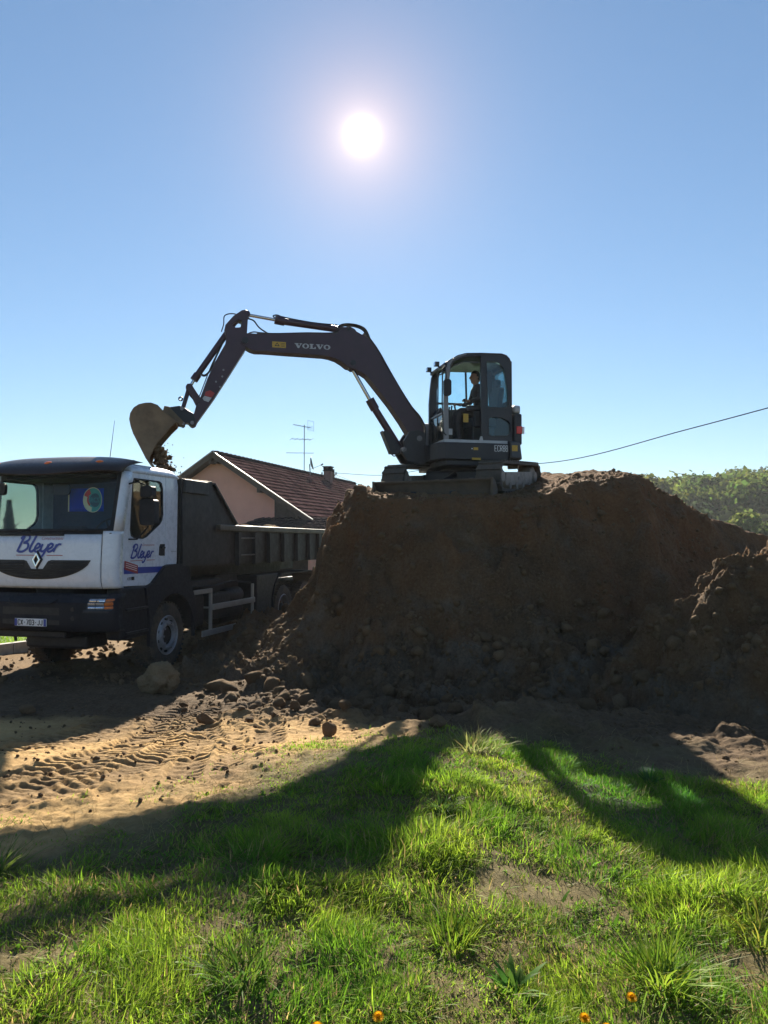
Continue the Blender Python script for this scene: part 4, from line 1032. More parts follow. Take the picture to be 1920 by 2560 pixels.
# ================================================================== the excavator on the mound
M_XDARK = mat('charcoal_flare_tinted', (0.040, 0.014, 0.027), 0.42, var=0.2, scale=4, dirt=0.2, dirtcol=(0.08, 0.055, 0.045))  # charcoal, with the lens flare's purple cast put into the colour
M_XFRAME = mat('frame_dark_grey', (0.012, 0.0108, 0.016), 0.48, var=0.25, scale=5, dirt=0.2, dirtcol=(0.09, 0.065, 0.05))
M_XCAB = mat('cab_dark_grey', (0.015, 0.013, 0.018), 0.4, var=0.15, scale=5)
M_XLIGHT = mat('pale_grey_paint', (0.40, 0.41, 0.43), 0.42, var=0.12, scale=6, dirt=0.3, dirtcol=(0.15, 0.12, 0.09))
M_XPILLAR = mat('pillar_grey', (0.22, 0.21, 0.22), 0.45, var=0.12, scale=8, dirt=0.25)
M_BUCKET = mat('worn_bucket_steel', (0.15, 0.098, 0.055), 0.6, metal=0.2, var=0.35, scale=3.5, dirt=0.6, dirtcol=(0.17, 0.12, 0.065), bmp=0.2, bscale=25)
M_BLADE = mat('muddy_blade', (0.085, 0.062, 0.042), 0.75, var=0.35, scale=3, dirt=0.7, dirtcol=(0.10, 0.07, 0.04), bmp=0.25, bscale=20)
M_TRACK = mat('track_rubber', (0.065, 0.056, 0.048), 0.85, var=0.3, scale=8, dirt=0.7, dirtcol=(0.12, 0.09, 0.055), bmp=0.2, bscale=30)
M_TFRAME = mat('track_frame', (0.25, 0.215, 0.18), 0.6, var=0.3, scale=7, dirt=0.6, dirtcol=(0.20, 0.15, 0.10))
M_ROD = mat('cylinder_rod', (0.55, 0.56, 0.60), 0.18, metal=1.0, var=0.05)
M_HOSE = mat('black_hose', (0.016, 0.016, 0.018), 0.55, var=0.2)
M_YEL = mat('yellow_sticker', (0.50, 0.30, 0.03), 0.5, var=0.25, scale=60)
M_TAIL = mat('tail_lamp_red', (0.70, 0.035, 0.02), 0.25, var=0.1)
M_XGLASS = mat_glass('excavator_glass', (0.80, 0.95, 0.97), 0.9, 0.04)
M_REDM = mat('red_mark', (0.33, 0.03, 0.03), 0.5, var=0.2)
M_WHITEM = mat('white_mark', (0.42, 0.42, 0.44), 0.5, var=0.15)
PHI = R(13.5); XC = (1.35, 14.95); XZ = 2.85
exc = empty('excavator', (XC[0], XC[1], XZ), PI + PHI)
tag(exc, 'dark grey tracked excavator on top of the mound, boom reaching over the truck', 'excavator')
def xz(x, y, z): return (x, y, z - XZ)
def side_prism(poly, w, holes=(), bc=0.0):
    return MB().plate(poly, lambda a, b, c: (a, bc + c, b), holes, -w / 2, w / 2)
def xb(m, name, mt, parent=None, **k): return m.build(name, mt, parent or exc, xf=xz, **k)
BOOM = [(4.1, 5.69), (4.06, 5.83), (3.97, 5.86), (3.62, 5.86), (3.22, 5.9), (2.68, 5.93), (2.31, 5.96), (1.94, 6.01), (1.82, 5.95), (1.73, 5.89), (1.64, 5.79), (1.52, 5.63), (1.43, 5.46), (1.33, 5.3), (1.21, 5.12), (1.11, 4.95), (0.99, 4.76), (0.85, 4.55), (0.73, 4.39), (0.66, 4.23), (0.63, 4.12), (0.66, 3.98), (0.74, 3.93), (0.83, 3.95), (0.9, 4.03), (0.95, 4.14), (1.07, 4.33), (1.3, 4.65), (1.54, 4.94), (1.75, 5.19), (1.85, 5.25), (2.01, 5.32), (2.13, 5.35), (2.22, 5.42), (2.33, 5.48), (2.45, 5.515), (2.56, 5.53), (2.86, 5.535), (3.26, 5.54), (3.7, 5.55), (3.84, 5.545), (3.93, 5.57), (4.02, 5.62)]
boom = xb(side_prism(BOOM, 0.30), 'boom', M_XDARK, bevel=0.018)
for sd in (-1, 1):   # lugs for the dipper cylinder
    xb(side_prism([(2.36, 5.94), (2.28, 6.02), (2.2, 6.09), (2.08, 6.12), (1.98, 6.07), (1.92, 6.0)], 0.04, (), sd * 0.10), 'cylinder_lug', M_XDARK, boom, bevel=0.01)
for sd in (-1, 1):
    xb(MB().cyl((2.10, sd * .13, 6.06), (2.10, sd * .145, 6.06), .035, 12), 'pin', M_XFRAME, boom)
    xb(MB().cyl((4.02, sd * .15, 5.72), (4.02, sd * .185, 5.72), .06, 14), 'pin', M_XFRAME, boom)
    xb(MB().cyl((2.02, sd * .15, 5.42), (2.02, sd * .175, 5.42), .05, 14), 'pin', M_XFRAME, boom)
ARM = [(4.01, 6.3), (3.965, 6.27), (3.955, 6.22), (3.97, 6.1), (3.985, 5.84), (3.97, 5.67), (4.02, 5.55), (4.3, 5.08), (4.56, 4.65), (4.85, 4.22), (4.88, 4.15), (4.93, 4.12), (4.985, 4.15), (5.0, 4.22), (4.91, 4.37), (4.87, 4.52), (4.8, 4.67), (4.68, 5.01), (4.55, 5.31), (4.37, 5.65), (4.35, 5.77), (4.39, 5.9), (4.37, 6.0), (4.23, 6.17), (4.08, 6.285)]
arm = xb(side_prism(ARM, 0.24, [[(4.25, 6.01), (4.14, 6.1), (4.08, 6.08), (4.1, 5.97), (4.2, 5.96)]]), 'dipper_arm', M_XDARK, bevel=0.014)
m = MB()
for sd in (1,):
    m.plate([(4.71, 4.76), (4.63, 4.79), (4.55, 4.74), (4.60, 4.66), (4.73, 4.69)], lambda a, b, c: (a, .122 + c, b), [], 0, .003)
xb(m, 'red_mark', M_REDM, arm)
m = MB().plate([(4.73, 4.685), (4.605, 4.655), (4.66, 4.575), (4.74, 4.60), (4.765, 4.64)], lambda a, b, c: (a, .122 + c, b), [], 0, .003)
xb(m, 'white_mark', M_WHITEM, arm)
for a, z in ((4.40, 5.17), (4.42, 5.05), (4.46, 4.86), (4.53, 4.95)):
    xb(MB().cyl((a, .12, z), (a, .128, z), .018, 8), 'bolt', M_XPILLAR, arm)
def cyl_ram(name, rod0, gl0, gl1, end, r_rod, r_barrel, b=0.0, parent=None):
    """Hydraulic ram: chromed rod from rod0 to gl0, gland gl0..gl1, barrel on to end."""
    P = lambda p: (p[0], b, p[1])
    br = xb(MB().cyl(P(gl1), P(end), r_barrel, 18), name, M_XDARK, parent, smooth=True)
    xb(MB().cyl(P(gl0), P(gl1), r_barrel * 1.28, 18), 'gland', M_XDARK, br, smooth=True)
    xb(MB().cyl(P(rod0), P(gl0), r_rod, 14), 'rod', M_ROD, br, smooth=True)
    for p in (rod0, end): xb(MB().cyl((p[0], b - .07, p[1]), (p[0], b + .07, p[1]), r_barrel * 1.05, 16), 'pin_eye', M_XDARK, br, smooth=True)
    return br
ac = cyl_ram('dipper_cylinder', (3.99, 6.24), (3.47, 6.18), (3.29, 6.155), (2.1, 6.06), 0.03, 0.062)
cyl_ram('boom_cylinder', (2.02, 5.36), (1.67, 4.77), (1.56, 4.58), (1.06, 3.82), 0.035, 0.068)
cyl_ram('bucket_cylinder', (5.0, 4.83), (4.92, 4.98), (4.85, 5.09), (4.18, 6.12), 0.028, 0.056)
for sd in (-1, 1):
    xb(side_prism([(1.44, 4.15), (1.36, 4.19), (1.08, 3.87), (1.10, 3.74), (1.27, 3.74)], 0.02, (), sd * 0.10), 'cylinder_guard', M_XFRAME, bevel=0.006)
xb(MB().plate([(1.44, -.11), (1.44, .11), (1.27, .11), (1.27, -.11)], lambda a, b, c: (a + .02 * c, b, 4.15 + (a - 1.44) * 2.4 + c), [], 0, .02), 'guard_plate', M_XFRAME)
# bucket linkage
for sd in (-1, 1):
    xb(side_prism([(5.06, 4.83), (5.03, 4.885), (4.96, 4.89), (4.92, 4.82), (4.80, 4.64), (4.83, 4.53), (4.88, 4.54), (4.94, 4.66), (4.985, 4.71), (5.02, 4.77)], 0.035, (), sd * 0.15), 'tipping_lever', M_XDARK, bevel=0.008)
link_o = xb(MB().bar((5.0, 0, 4.84), (5.11, 0, 4.44), .16, .07, (1, 0, 0.2)), 'bucket_link', M_XDARK, bevel=0.02)
xb(MB().tube([(5.145 + .032 * math.cos(k * PI / 8), 0, 4.635 + .032 * math.sin(k * PI / 8)) for k in range(17)], .013, 8), 'lifting_eye', M_XDARK, link_o)
cp = xb(side_prism([(5.41, 4.445), (5.16, 4.49), (5.07, 4.45), (4.92, 4.36), (4.88, 4.24), (4.90, 4.15), (4.96, 4.13), (5.02, 4.19), (5.06, 4.19), (5.065, 4.15), (5.1, 4.12), (5.15, 4.15), (5.17, 4.19), (5.24, 4.18), (5.46, 4.32)], 0.26), 'quick_coupler', M_XFRAME, bevel=0.012)
for p in ((4.94, 4.19), (5.12, 4.44), (5.10, 4.17), (5.37, 4.39)):
    xb(MB().cyl((p[0], -.17, p[1]), (p[0], .17, p[1]), .032, 12), 'pin', M_XPILLAR, cp)
# bucket: a curved shell between two cheeks
BK = [(5.44, 4.34), (5.53, 4.43), (5.63, 4.465), (5.72, 4.46), (5.83, 4.43), (5.91, 4.37), (5.96, 4.28), (5.975, 4.18), (5.95, 4.06), (5.91, 3.94), (5.84, 3.8), (5.76, 3.64), (5.7, 3.52), (5.655, 3.455)]
MOUTH = [(5.62, 3.59), (5.53, 3.76), (5.45, 3.87), (5.32, 4.03), (5.2, 4.155), (5.29, 4.25)]
bucket = xb(MB().grid(lambda i, b: (BK[i][0], b, BK[i][1]), list(range(len(BK))), lin(-.40, .40, 7)), 'bucket', M_BUCKET, smooth=True, solid=0.03)
for sd in (-1, 1):
    xb(side_prism(BK + MOUTH, 0.022, (), sd * .40), 'bucket_cheek', M_BUCKET, bucket, bevel=0.006)
    xb(side_prism([(5.62, 3.59), (5.53, 3.76), (5.45, 3.87), (5.32, 4.03), (5.36, 4.07), (5.49, 3.91), (5.58, 3.79), (5.66, 3.62)], 0.04, (), sd * .415), 'side_cutter', M_BUCKET, bucket, bevel=0.006)
xb(MB().grid(lambda i, b: ((5.44, 4.34) if i == 0 else (5.20, 4.155))[0:1] + (b,) + ((5.44, 4.34) if i == 0 else (5.20, 4.155))[1:2], [0, 1], [-.40, .40]), 'bucket_back', M_BUCKET, bucket, solid=0.03)
for k in range(5):
    b = -.34 + .17 * k
    xb(MB().bar((5.68, b, 3.50), (5.60, b, 3.40), .07, .035, (0, 0, 1)), 'tooth', M_BUCKET, bucket, bevel=0.008)
for sd in (-1, 1): xb(side_prism([(5.46, 4.32), (5.22, 4.16), (5.12, 4.14), (5.09, 4.20), (5.34, 4.46), (5.42, 4.47)], .03, (), sd * .16), 'bucket_ear', M_BUCKET, bucket, bevel=0.006)
# hoses along the boom and arm
def hose(pts, r=0.014, b=0.0):
    xb(MB().tube(catmull([(p[0], p[2] if len(p) > 2 else b, p[1]) for p in pts], 6), r, 6), 'hose', M_HOSE, boom, smooth=True)
for b in (-.09, -.03, .04, .10):
    hose([(0.62, 4.05), (0.60, 4.25), (0.70, 4.46), (0.86, 4.64), (1.06, 4.93), (1.30, 5.32), (1.50, 5.66), (1.66, 5.88), (1.80, 6.02)], .013, b)
    hose([(1.66, 5.87), (1.76, 6.08), (1.92, 6.16), (2.14, 6.17), (2.28, 6.12), (2.36, 5.99), (2.9, 5.95), (3.5, 5.90), (3.8, 5.90)], .012, b * .8)
hose([(3.60, 5.90), (3.76, 6.0), (3.86, 6.12), (3.98, 6.16)], .014, .05); hose([(3.6, 5.88), (3.8, 5.94), (3.92, 5.92), (4.0, 5.86)], .012, -.05)
hose([(3.30, 6.22), (3.42, 6.27), (3.50, 6.25), (3.47, 6.21)], .012); hose([(3.42, 6.25), (3.1, 6.2), (2.7, 6.16), (2.3, 6.15)], .012, .03)
hose([(4.02, 6.1), (4.2, 6.22), (4.38, 6.18), (4.40, 6.02), (4.44, 5.88)], .011, .06)
for b in (-.05, .05): hose([(4.40, 5.72), (4.52, 5.45), (4.62, 5.2), (4.72, 5.08), (4.80, 5.1), (4.83, 5.14)], .012, b)
hose([(4.44, 5.62), (4.58, 5.32), (4.66, 5.12), (4.78, 4.78), (4.84, 4.62)], .010, .11)
hose([(1.30, 3.80), (1.22, 3.70), (1.14, 3.72), (1.08, 3.80)], .011, .05)
# lettering on the boom: heavy slab-serif capitals
def letV(x): return [(x, 1), (x + .52, 1), (x + .52, .86), (x + .42, .86), (x + .60, .38), (x + .76, .86), (x + .66, .86), (x + .66, 1), (x + 1.0, 1), (x + 1.0, .86), (x + .90, .86), (x + .60, 0), (x + .42, 0), (x + .10, .86), (x, .86)]
def letO(x): return ([(x + .46 + .46 * math.cos(2 * PI * i / 20), .5 + .52 * math.sin(2 * PI * i / 20)) for i in range(20)], [(x + .46 + .21 * math.cos(2 * PI * i / 20), .5 + .38 * math.sin(2 * PI * i / 20)) for i in range(20)])
def letL(x): return [(x, 1), (x + .52, 1), (x + .52, .86), (x + .40, .86), (x + .40, .16), (x + .62, .16), (x + .70, .42), (x + .84, .42), (x + .84, 0), (x, 0), (x, .14), (x + .12, .14), (x + .12, .86), (x, .86)]
for sd in (1, -1):
    def bs(a, b, c): return (3.12 - a * .139 if sd > 0 else 2.45 + a * .139, sd * (.151 + c), (5.64 if sd > 0 else 5.64) + b * .088)
    for nm, pts, h in (('letter_v', letV(0), []), ('letter_o', *[(letO(1.02)[0], [letO(1.02)[1]])][0]), ('letter_l', letL(2.0), []), ('letter_v', letV(2.86), []), ('letter_o', *[(letO(3.88)[0], [letO(3.88)[1]])][0])):
        xb(MB().plate(pts, bs, h, 0.0, .004), nm, M_WHITEM, boom)
stk = xb(MB().box(3.28, 3.53, .151, .153, 5.625, 5.735), 'warning_sticker', M_YEL, boom)
xb(MB().plate([(3.49, 5.65), (3.39, 5.65), (3.44, 5.72)], lambda a, b, c: (a, .1545 + c, b), [[(3.465, 5.665), (3.415, 5.665), (3.44, 5.70)]], 0, .001), 'warning_triangle', M_INK, stk)
for k in range(3): xb(MB().box(3.30, 3.37, .1545, .1555, 5.65 + .025 * k, 5.658 + .025 * k), 'print_line', M_INK, stk)
# ---- swing post and upper frame
xb(side_prism([(0.95, 4.15), (1.06, 3.97), (1.05, 3.87), (1.11, 3.75), (1.0, 3.58), (0.83, 3.555), (0.80, 3.53), (0.62, 3.52), (0.5, 3.56), (0.52, 3.86), (0.64, 3.9), (0.63, 4.12), (0.78, 4.18)], 0.10, (), .22), 'swing_post', M_XFRAME, bevel=0.015)
xb(side_prism([(0.95, 4.15), (1.06, 3.97), (1.05, 3.87), (1.11, 3.75), (1.0, 3.58), (0.83, 3.555), (0.80, 3.53), (0.62, 3.52), (0.5, 3.56), (0.52, 3.86), (0.64, 3.9), (0.63, 4.12), (0.78, 4.18)], 0.10, (), -.22), 'swing_post', M_XFRAME, bevel=0.015)
xb(MB().cyl((.76, -.27, 4.02), (.76, .27, 4.02), .055, 14), 'boom_foot_pin', M_XPILLAR)
xb(MB().cyl((1.06, -.27, 3.80), (1.06, .27, 3.80), .05, 14), 'ram_foot_pin', M_XPILLAR)
xb(MB().cyl((.62, 0, 3.50), (.62, 0, 3.88), .17, 18).box(.4, .62, -.2, .2, 3.54, 3.84), 'swing_bracket', M_XFRAME, bevel=0.01)
# platform: outline in plan with rounded tail, cut by height
plan = [(0.66, -.95), (0.66, .62), (0.60, .92), (0.48, 1.0), (-0.74, 1.0), (-0.74, -1.02), (0.5, -1.02)]
xb(MB().plate(plan, lambda a, b, c: (a, b, c), [], 3.56, 3.875), 'platform', M_XFRAME, bevel=0.02)
xb(MB().plate([(.52, .5), (.44, .92), (-.34, .92), (-.34, -.9), (.44, -.9), (.52, -.5)], lambda a, b, c: (a, b, c), [], 3.46, 3.56), 'platform_skirt', M_XFRAME, bevel=0.02)
tail = []
for a in lin(-62, 62, 15): tail.append((-.80 - .33 * (1 - abs(a / 62) ** 6) ** .5, 1.03 * a / 62))
cwo = [(-.755, 1.03)] + [(p[0], p[1]) for p in reversed(tail)] + [(-.755, -1.03)]
cw = xb(MB().plate(cwo, lambda a, b, c: (a * (1 - .05 * max(0, c - 3.8) * 6), b, c), [], 3.61, 3.93), 'counterweight', M_XFRAME, bevel=0.05, seg=3)
hd = xb(MB().plate([(-.90, .90), (-1.06, .88), (-1.11, .6), (-1.12, 0), (-1.11, -.5), (-1.0, -.95), (-.2, -1.0), (.3, -.98), (.3, -.12), (-.86, -.12), (-.88, .84)], lambda a, b, c: (a, b, c), [], 3.875, 4.46), 'engine_hood', M_XFRAME, bevel=0.05, seg=3)
xb(MB().plate([(-.89, .88), (-1.05, .86), (-1.09, .5), (-1.07, 0), (-1.06, -.5), (-.97, -.9), (-.4, -.95), (-.4, -.14), (-.88, -.14)], lambda a, b, c: (a, b, c), [], 4.462, 4.63), 'hood_top', M_XLIGHT, bevel=0.06, seg=3)
xb(MB().plate([(.655, 3.88), (.645, 4.20), (.60, 4.32), (.52, 4.375), (.30, 4.38), (.30, 3.88)], lambda a, b, c: (a, -.14 - c, b), [], 0, .82), 'front_hood', M_XLIGHT, bevel=0.03)
xb(MB().box(.648, .662, -.9, -.2, 3.92, 4.2), 'radiator_grille', M_XFRAME)
xb(MB().plate([(-1.05, 4.08), (-.94, 4.08), (-.94, 4.22), (-1.05, 4.22)], lambda a, b, c: (a, .89 + c, b), [], -.03, .02), 'tail_lamp', M_TAIL, hd, bevel=0.008)
xb(MB().box(-1.10, -1.053, .86, .90, 4.085, 4.215), 'tail_lamp_clear', M_PLATE, hd, bevel=0.006)
def ps(a, b, c): return (a, 1.001 + c, b)
m = MB(); strokes(m, 'ECR88', (0.455, 3.725, .725, 3.84), lambda a, b, c: (-a, 1.001 + c, b), .0105); xb(m, 'model_lettering', M_PLATE)
for nm, a0, a1, z0, z1, y in (('sticker', -.90, -.79, 3.735, 3.845, 1.031), ('sticker', -.14, -.05, 3.74, 3.79, 1.001), ('sticker', -.19, -.02, 3.56, 3.60, 1.001)):
    xb(MB().box(a0, a1, y, y + .003, z0, z1), nm, M_YEL)
xb(MB().box(-.035, -.01, 1.001, 1.004, 3.755, 3.775), 'small_sticker', M_PLATE)
xb(MB().box(-.765, -.75, .95, 1.045, 3.6, 3.9), 'panel_seam', M_HUB)
# ---- cab
OUT = [(0.49, 3.88), (0.49, 4.73), (0.465, 5.04), (0.44, 5.24), (0.41, 5.32), (0.36, 5.38), (0.23, 5.46), (0.07, 5.51), (-0.23, 5.53), (-0.63, 5.54), (-0.72, 5.515), (-0.78, 5.46), (-0.81, 5.38), (-0.82, 5.29), (-0.83, 4.86), (-0.83, 3.88)]
OPEN = [(0.40, 3.93), (0.41, 4.73), (0.385, 5.02), (0.36, 5.25), (0.33, 5.32), (0.27, 5.37), (0.15, 5.43), (-0.03, 5.465), (-0.22, 5.48), (-0.225, 3.93)]
UPW = [(-0.33, 5.39), (-0.51, 5.395), (-0.60, 5.36), (-0.66, 5.28), (-0.69, 5.19), (-0.73, 4.91), (-0.755, 4.60), (-0.73, 4.555), (-0.39, 4.545), (-0.355, 4.57)]
LOW = [(-0.37, 4.33), (-0.42, 4.36), (-0.62, 4.36), (-0.74, 4.31), (-0.79, 4.25), (-0.795, 4.07), (-0.73, 4.03), (-0.42, 4.02), (-0.37, 4.05)]
cabx = xb(MB().plate(OUT, lambda a, b, c: (a, .95 - c, b), [OPEN, UPW, LOW], 0, .07), 'cab', M_XCAB, bevel=0.012)
for hol, nm in ((UPW, 'door_glass'), (LOW, 'lower_door_glass')):
    xb(MB().plate(hol, lambda a, b, c: (a, .915 - c, b), [], 0, .006), nm, M_XGLASS, cabx)
    xb(MB().plate(shrink(hol, -.03), lambda a, b, c: (a, .953 - c, b), [hol], -.006, .004), 'glass_seal', M_XFRAME, cabx)
# near front post is pale grey
PIL = [(0.495, 3.875), (0.495, 4.73), (0.47, 5.04), (0.445, 5.25), (0.415, 5.33), (0.36, 5.39), (0.23, 5.47), (0.06, 5.52), (0.06, 5.50), (0.22, 5.445), (0.33, 5.37), (0.375, 5.29), (0.395, 5.02), (0.415, 4.73), (0.405, 3.875)]
xb(MB().plate(PIL, lambda a, b, c: (a, .956 - c, b), [], -.006, .05), 'front_post', M_XPILLAR, cabx, bevel=0.008)
FARW = [(0.33, 4.0), (0.33, 4.55), (0.33, 5.0), (0.30, 5.2), (0.27, 5.33), (0.1, 5.42), (-0.70, 5.42), (-0.73, 5.2), (-0.76, 4.5), (-0.76, 4.3), (-.2, 4.3), (.1, 4.25), (.2, 4.0)]
FARIN = [(0.33, 4.60), (0.33, 5.0), (0.305, 5.2), (0.27, 5.34), (0.1, 5.42), (-0.40, 5.44), (-0.62, 5.42), (-0.68, 5.33), (-0.74, 4.9), (-0.76, 4.70), (-.35, 4.68)]
far = xb(MB().plate(OUT, lambda a, b, c: (a, -.05 + c, b), [FARIN], 0, .06), 'far_side_wall', M_XCAB, cabx, bevel=0.01)
xb(MB().plate(FARIN, lambda a, b, c: (a, -.03 + c, b), [], 0, .006), 'side_glass', M_XGLASS, far)
xb(MB().bar((-.265, -.02, 5.46), (-.285, -.02, 4.66), .03, .035, (0, 1, 0)), 'window_post', M_XCAB, far)
xb(MB().bar((.42, -.02, 4.75), (-.22, -.02, 4.755), .03, .04), 'hand_rail', M_XCAB, far)
# roof, front header, rear wall
RO = [(0.40, 5.34), (0.36, 5.385), (0.23, 5.465), (0.07, 5.515), (-0.23, 5.535), (-0.63, 5.545), (-0.72, 5.52), (-0.78, 5.465), (-0.81, 5.38)]
xb(MB().grid(lambda i, b: (RO[i][0], b, RO[i][1] + .012 * (1 - (2 * b - .9) ** 2)), list(range(len(RO))), lin(-.05, .95, 7)), 'cab_roof', M_XCAB, cabx, smooth=True, solid=0.03)
xb(MB().grid(lambda i, b: ([(.28, 5.30), (.1, 5.38), (-.7, 5.40)][i][0], b, [(.28, 5.30), (.1, 5.38), (-.7, 5.40)][i][1]), [0, 1, 2], [0.02, .88]), 'headlining', M_XCAB, cabx, solid=0.02)
rw = xb(MB().plate([(-.05, 3.9), (.95, 3.9), (.95, 5.42), (-.05, 5.42)], lambda a, b, c: (-.80 - c, a, b), [[(.10, 4.70), (.80, 4.70), (.80, 5.33), (.10, 5.33)]], 0, .03), 'rear_wall', M_XCAB, cabx)
xb(MB().box(-.815, -.81, .1, .8, 4.7, 5.33), 'rear_glass', M_XGLASS, rw)
xb(MB().bar((.43, -.03, 5.32), (.43, .92, 5.32), .06, .06), 'front_header', M_XCAB, cabx, bevel=0.01)
xb(MB().bar((.45, -.03, 4.44), (.45, .92, 4.44), .03, .03), 'front_sill', M_XCAB, cabx)
xb(MB().bar((.45, .40, 3.9), (.43, .40, 5.30), .02, .02, (0, 1, 0)), 'wiper_rod', M_HOSE, cabx)
xb(MB().box(.44, .446, .0, .9, 3.92, 4.44), 'lower_front_glass', M_XGLASS, cabx)
xb(MB().box(-.83, .5, -.05, .97, 3.86, 3.93), 'cab_floor', M_XLIGHT, cabx, bevel=0.01)
xb(MB().plate([(.42, 3.93), (.42, 4.50), (.36, 4.62), (.30, 4.50), (.27, 3.93)], lambda a, b, c: (a, .05 + c, b), [], 0, .3), 'control_console', M_XFRAME, cabx, bevel=0.01)
xb(MB().plate([(-.26, 3.88), (-.16, 3.88), (-.20, 4.0), (-.23, 4.0)], lambda a, b, c: (a, .958 + c, b), [], 0, .02), 'door_stop', M_XLIGHT, cabx)
# seat with levers
sx = xb(MB().box(-.62, -.12, .20, .70, 4.22, 4.40), 'seat', M_SEAT, cabx, bevel=0.05, seg=3)
xb(MB().box(-.60, -.15, .22, .68, 3.93, 4.22), 'seat_box', M_XFRAME, cabx, bevel=0.02)
xb(MB().plate(rounded(.22, .68, 4.40, 5.0, .1), lambda a, b, c: (-.60 - (b - 4.4) * .15 - c, a, b), [], 0, .11), 'seat_back', M_SEAT, sx, bevel=0.04)
xb(MB().plate(rounded(.34, .56, 5.0, 5.16, .05), lambda a, b, c: (-.69 - c, a, b), [], 0, .08), 'headrest', M_SEAT, sx, bevel=0.03)
for b in (.16, .74):
    xb(MB().box(-.38, -.02, b - .05, b + .05, 4.50, 4.60).box(-.3, -.15, b - .04, b + .04, 4.2, 4.5), 'armrest', M_XFRAME, cabx, bevel=0.02)
    xb(MB().tube([(0.0, b, 4.58), (.02, b, 4.66), (.03, b, 4.72)], [.014, .018, .022], 8), 'control_lever', M_HOSE, cabx)
for b in (.38, .52): xb(MB().tube([(.26, b, 3.93), (.23, b, 4.4), (.20, b, 4.62)], [.01, .01, .016], 6), 'travel_lever', M_HOSE, cabx)
xb(MB().box(-.04, .06, .76, .764, 4.28, 4.44), 'warning_sticker', M_YEL, cabx)
xb(MB().box(.32, .40, .90, .905, 4.02, 4.13), 'inspection_sticker', M_WHITEM, cabx)
for b in (.62, .12):
    l_ = xb(MB().plate(rounded(-.05, .05, -.04, .04, .012), lambda a, c, d: (.52 + d, b + a, 5.37 + c), [], -.03, .05), 'work_lamp', M_XFRAME, cabx, bevel=0.01)
    xb(MB().box(.571, .576, b - .042, b + .042, 5.338, 5.402), 'lamp_glass', M_LENS, l_)
    xb(MB().bar((.50, b, 5.33), (.44, b, 5.30), .03, .02), 'lamp_bracket', M_XFRAME, l_)
for a, b in ((.05, .5), (-.66, .5), (-.73, .6)): xb(MB().cyl((a, b, 5.53), (a, b, 5.60), .018, 10), 'roof_stud', M_XFRAME, cabx)
mi = xb(MB().plate(rounded(.40, .54, 4.70, 5.0, .05), lambda a, b, c: (a, 1.04 + c, b), [], 0, .06), 'mirror', M_BLACKP, cabx, bevel=0.02)
xb(MB().tube([(.45, .96, 5.25), (.5, 1.05, 5.28), (.5, 1.07, 5.15), (.48, 1.07, 4.95)], .012, 6), 'mirror_arm', M_HOSE, mi)
xb(MB().tube([(.45, .97, 5.3), (.53, .98, 5.2), (.54, .98, 4.6), (.52, .98, 4.05), (.46, .97, 4.0)], .012, 6), 'grab_rail', M_HOSE, cabx)
m = MB(); cc = Vector((.50, .30, 4.12))
m.tube([cc + Vector((0.02, math.cos(k * PI / 10) * .18, math.sin(k * PI / 10) * .20)) for k in range(21)], .012, 6); xb(m, 'cable_loop', M_HOSE, cabx)
# ---- undercarriage, turned towards the camera
TH = R(27); UT = R(3.6)
ufw = Vector((-math.sin(TH), -math.cos(TH), 0)); ulf = Vector((math.cos(TH), -math.sin(TH), 0))
def und(f, l, z):
    """Undercarriage frame (forward, left, height over the track's sole) into the excavator's own frame."""
    zz = z * math.cos(UT) - f * math.sin(UT) + XZ + .14
    w = Vector((XC[0] + .22, XC[1], 0)) + ufw * f + ulf * l
    d = w - Vector((XC[0], XC[1], 0)); fx = Vector((-math.cos(PHI), -math.sin(PHI), 0)); lx = Vector((math.sin(PHI), -math.cos(PHI), 0))
    return (d.dot(fx), d.dot(lx), zz - XZ)
def ub(m, name, mt, parent=None, **k): return m.build(name, mt, parent or exc, xf=und, **k)
ub(MB().cyl((0, 0, .40), (0, 0, .66), .46, 28), 'slew_ring', M_XFRAME)
ub(MB().box(-.55, .55, -.6, .6, .22, .46), 'undercarriage_frame', M_XFRAME, bevel=0.05)
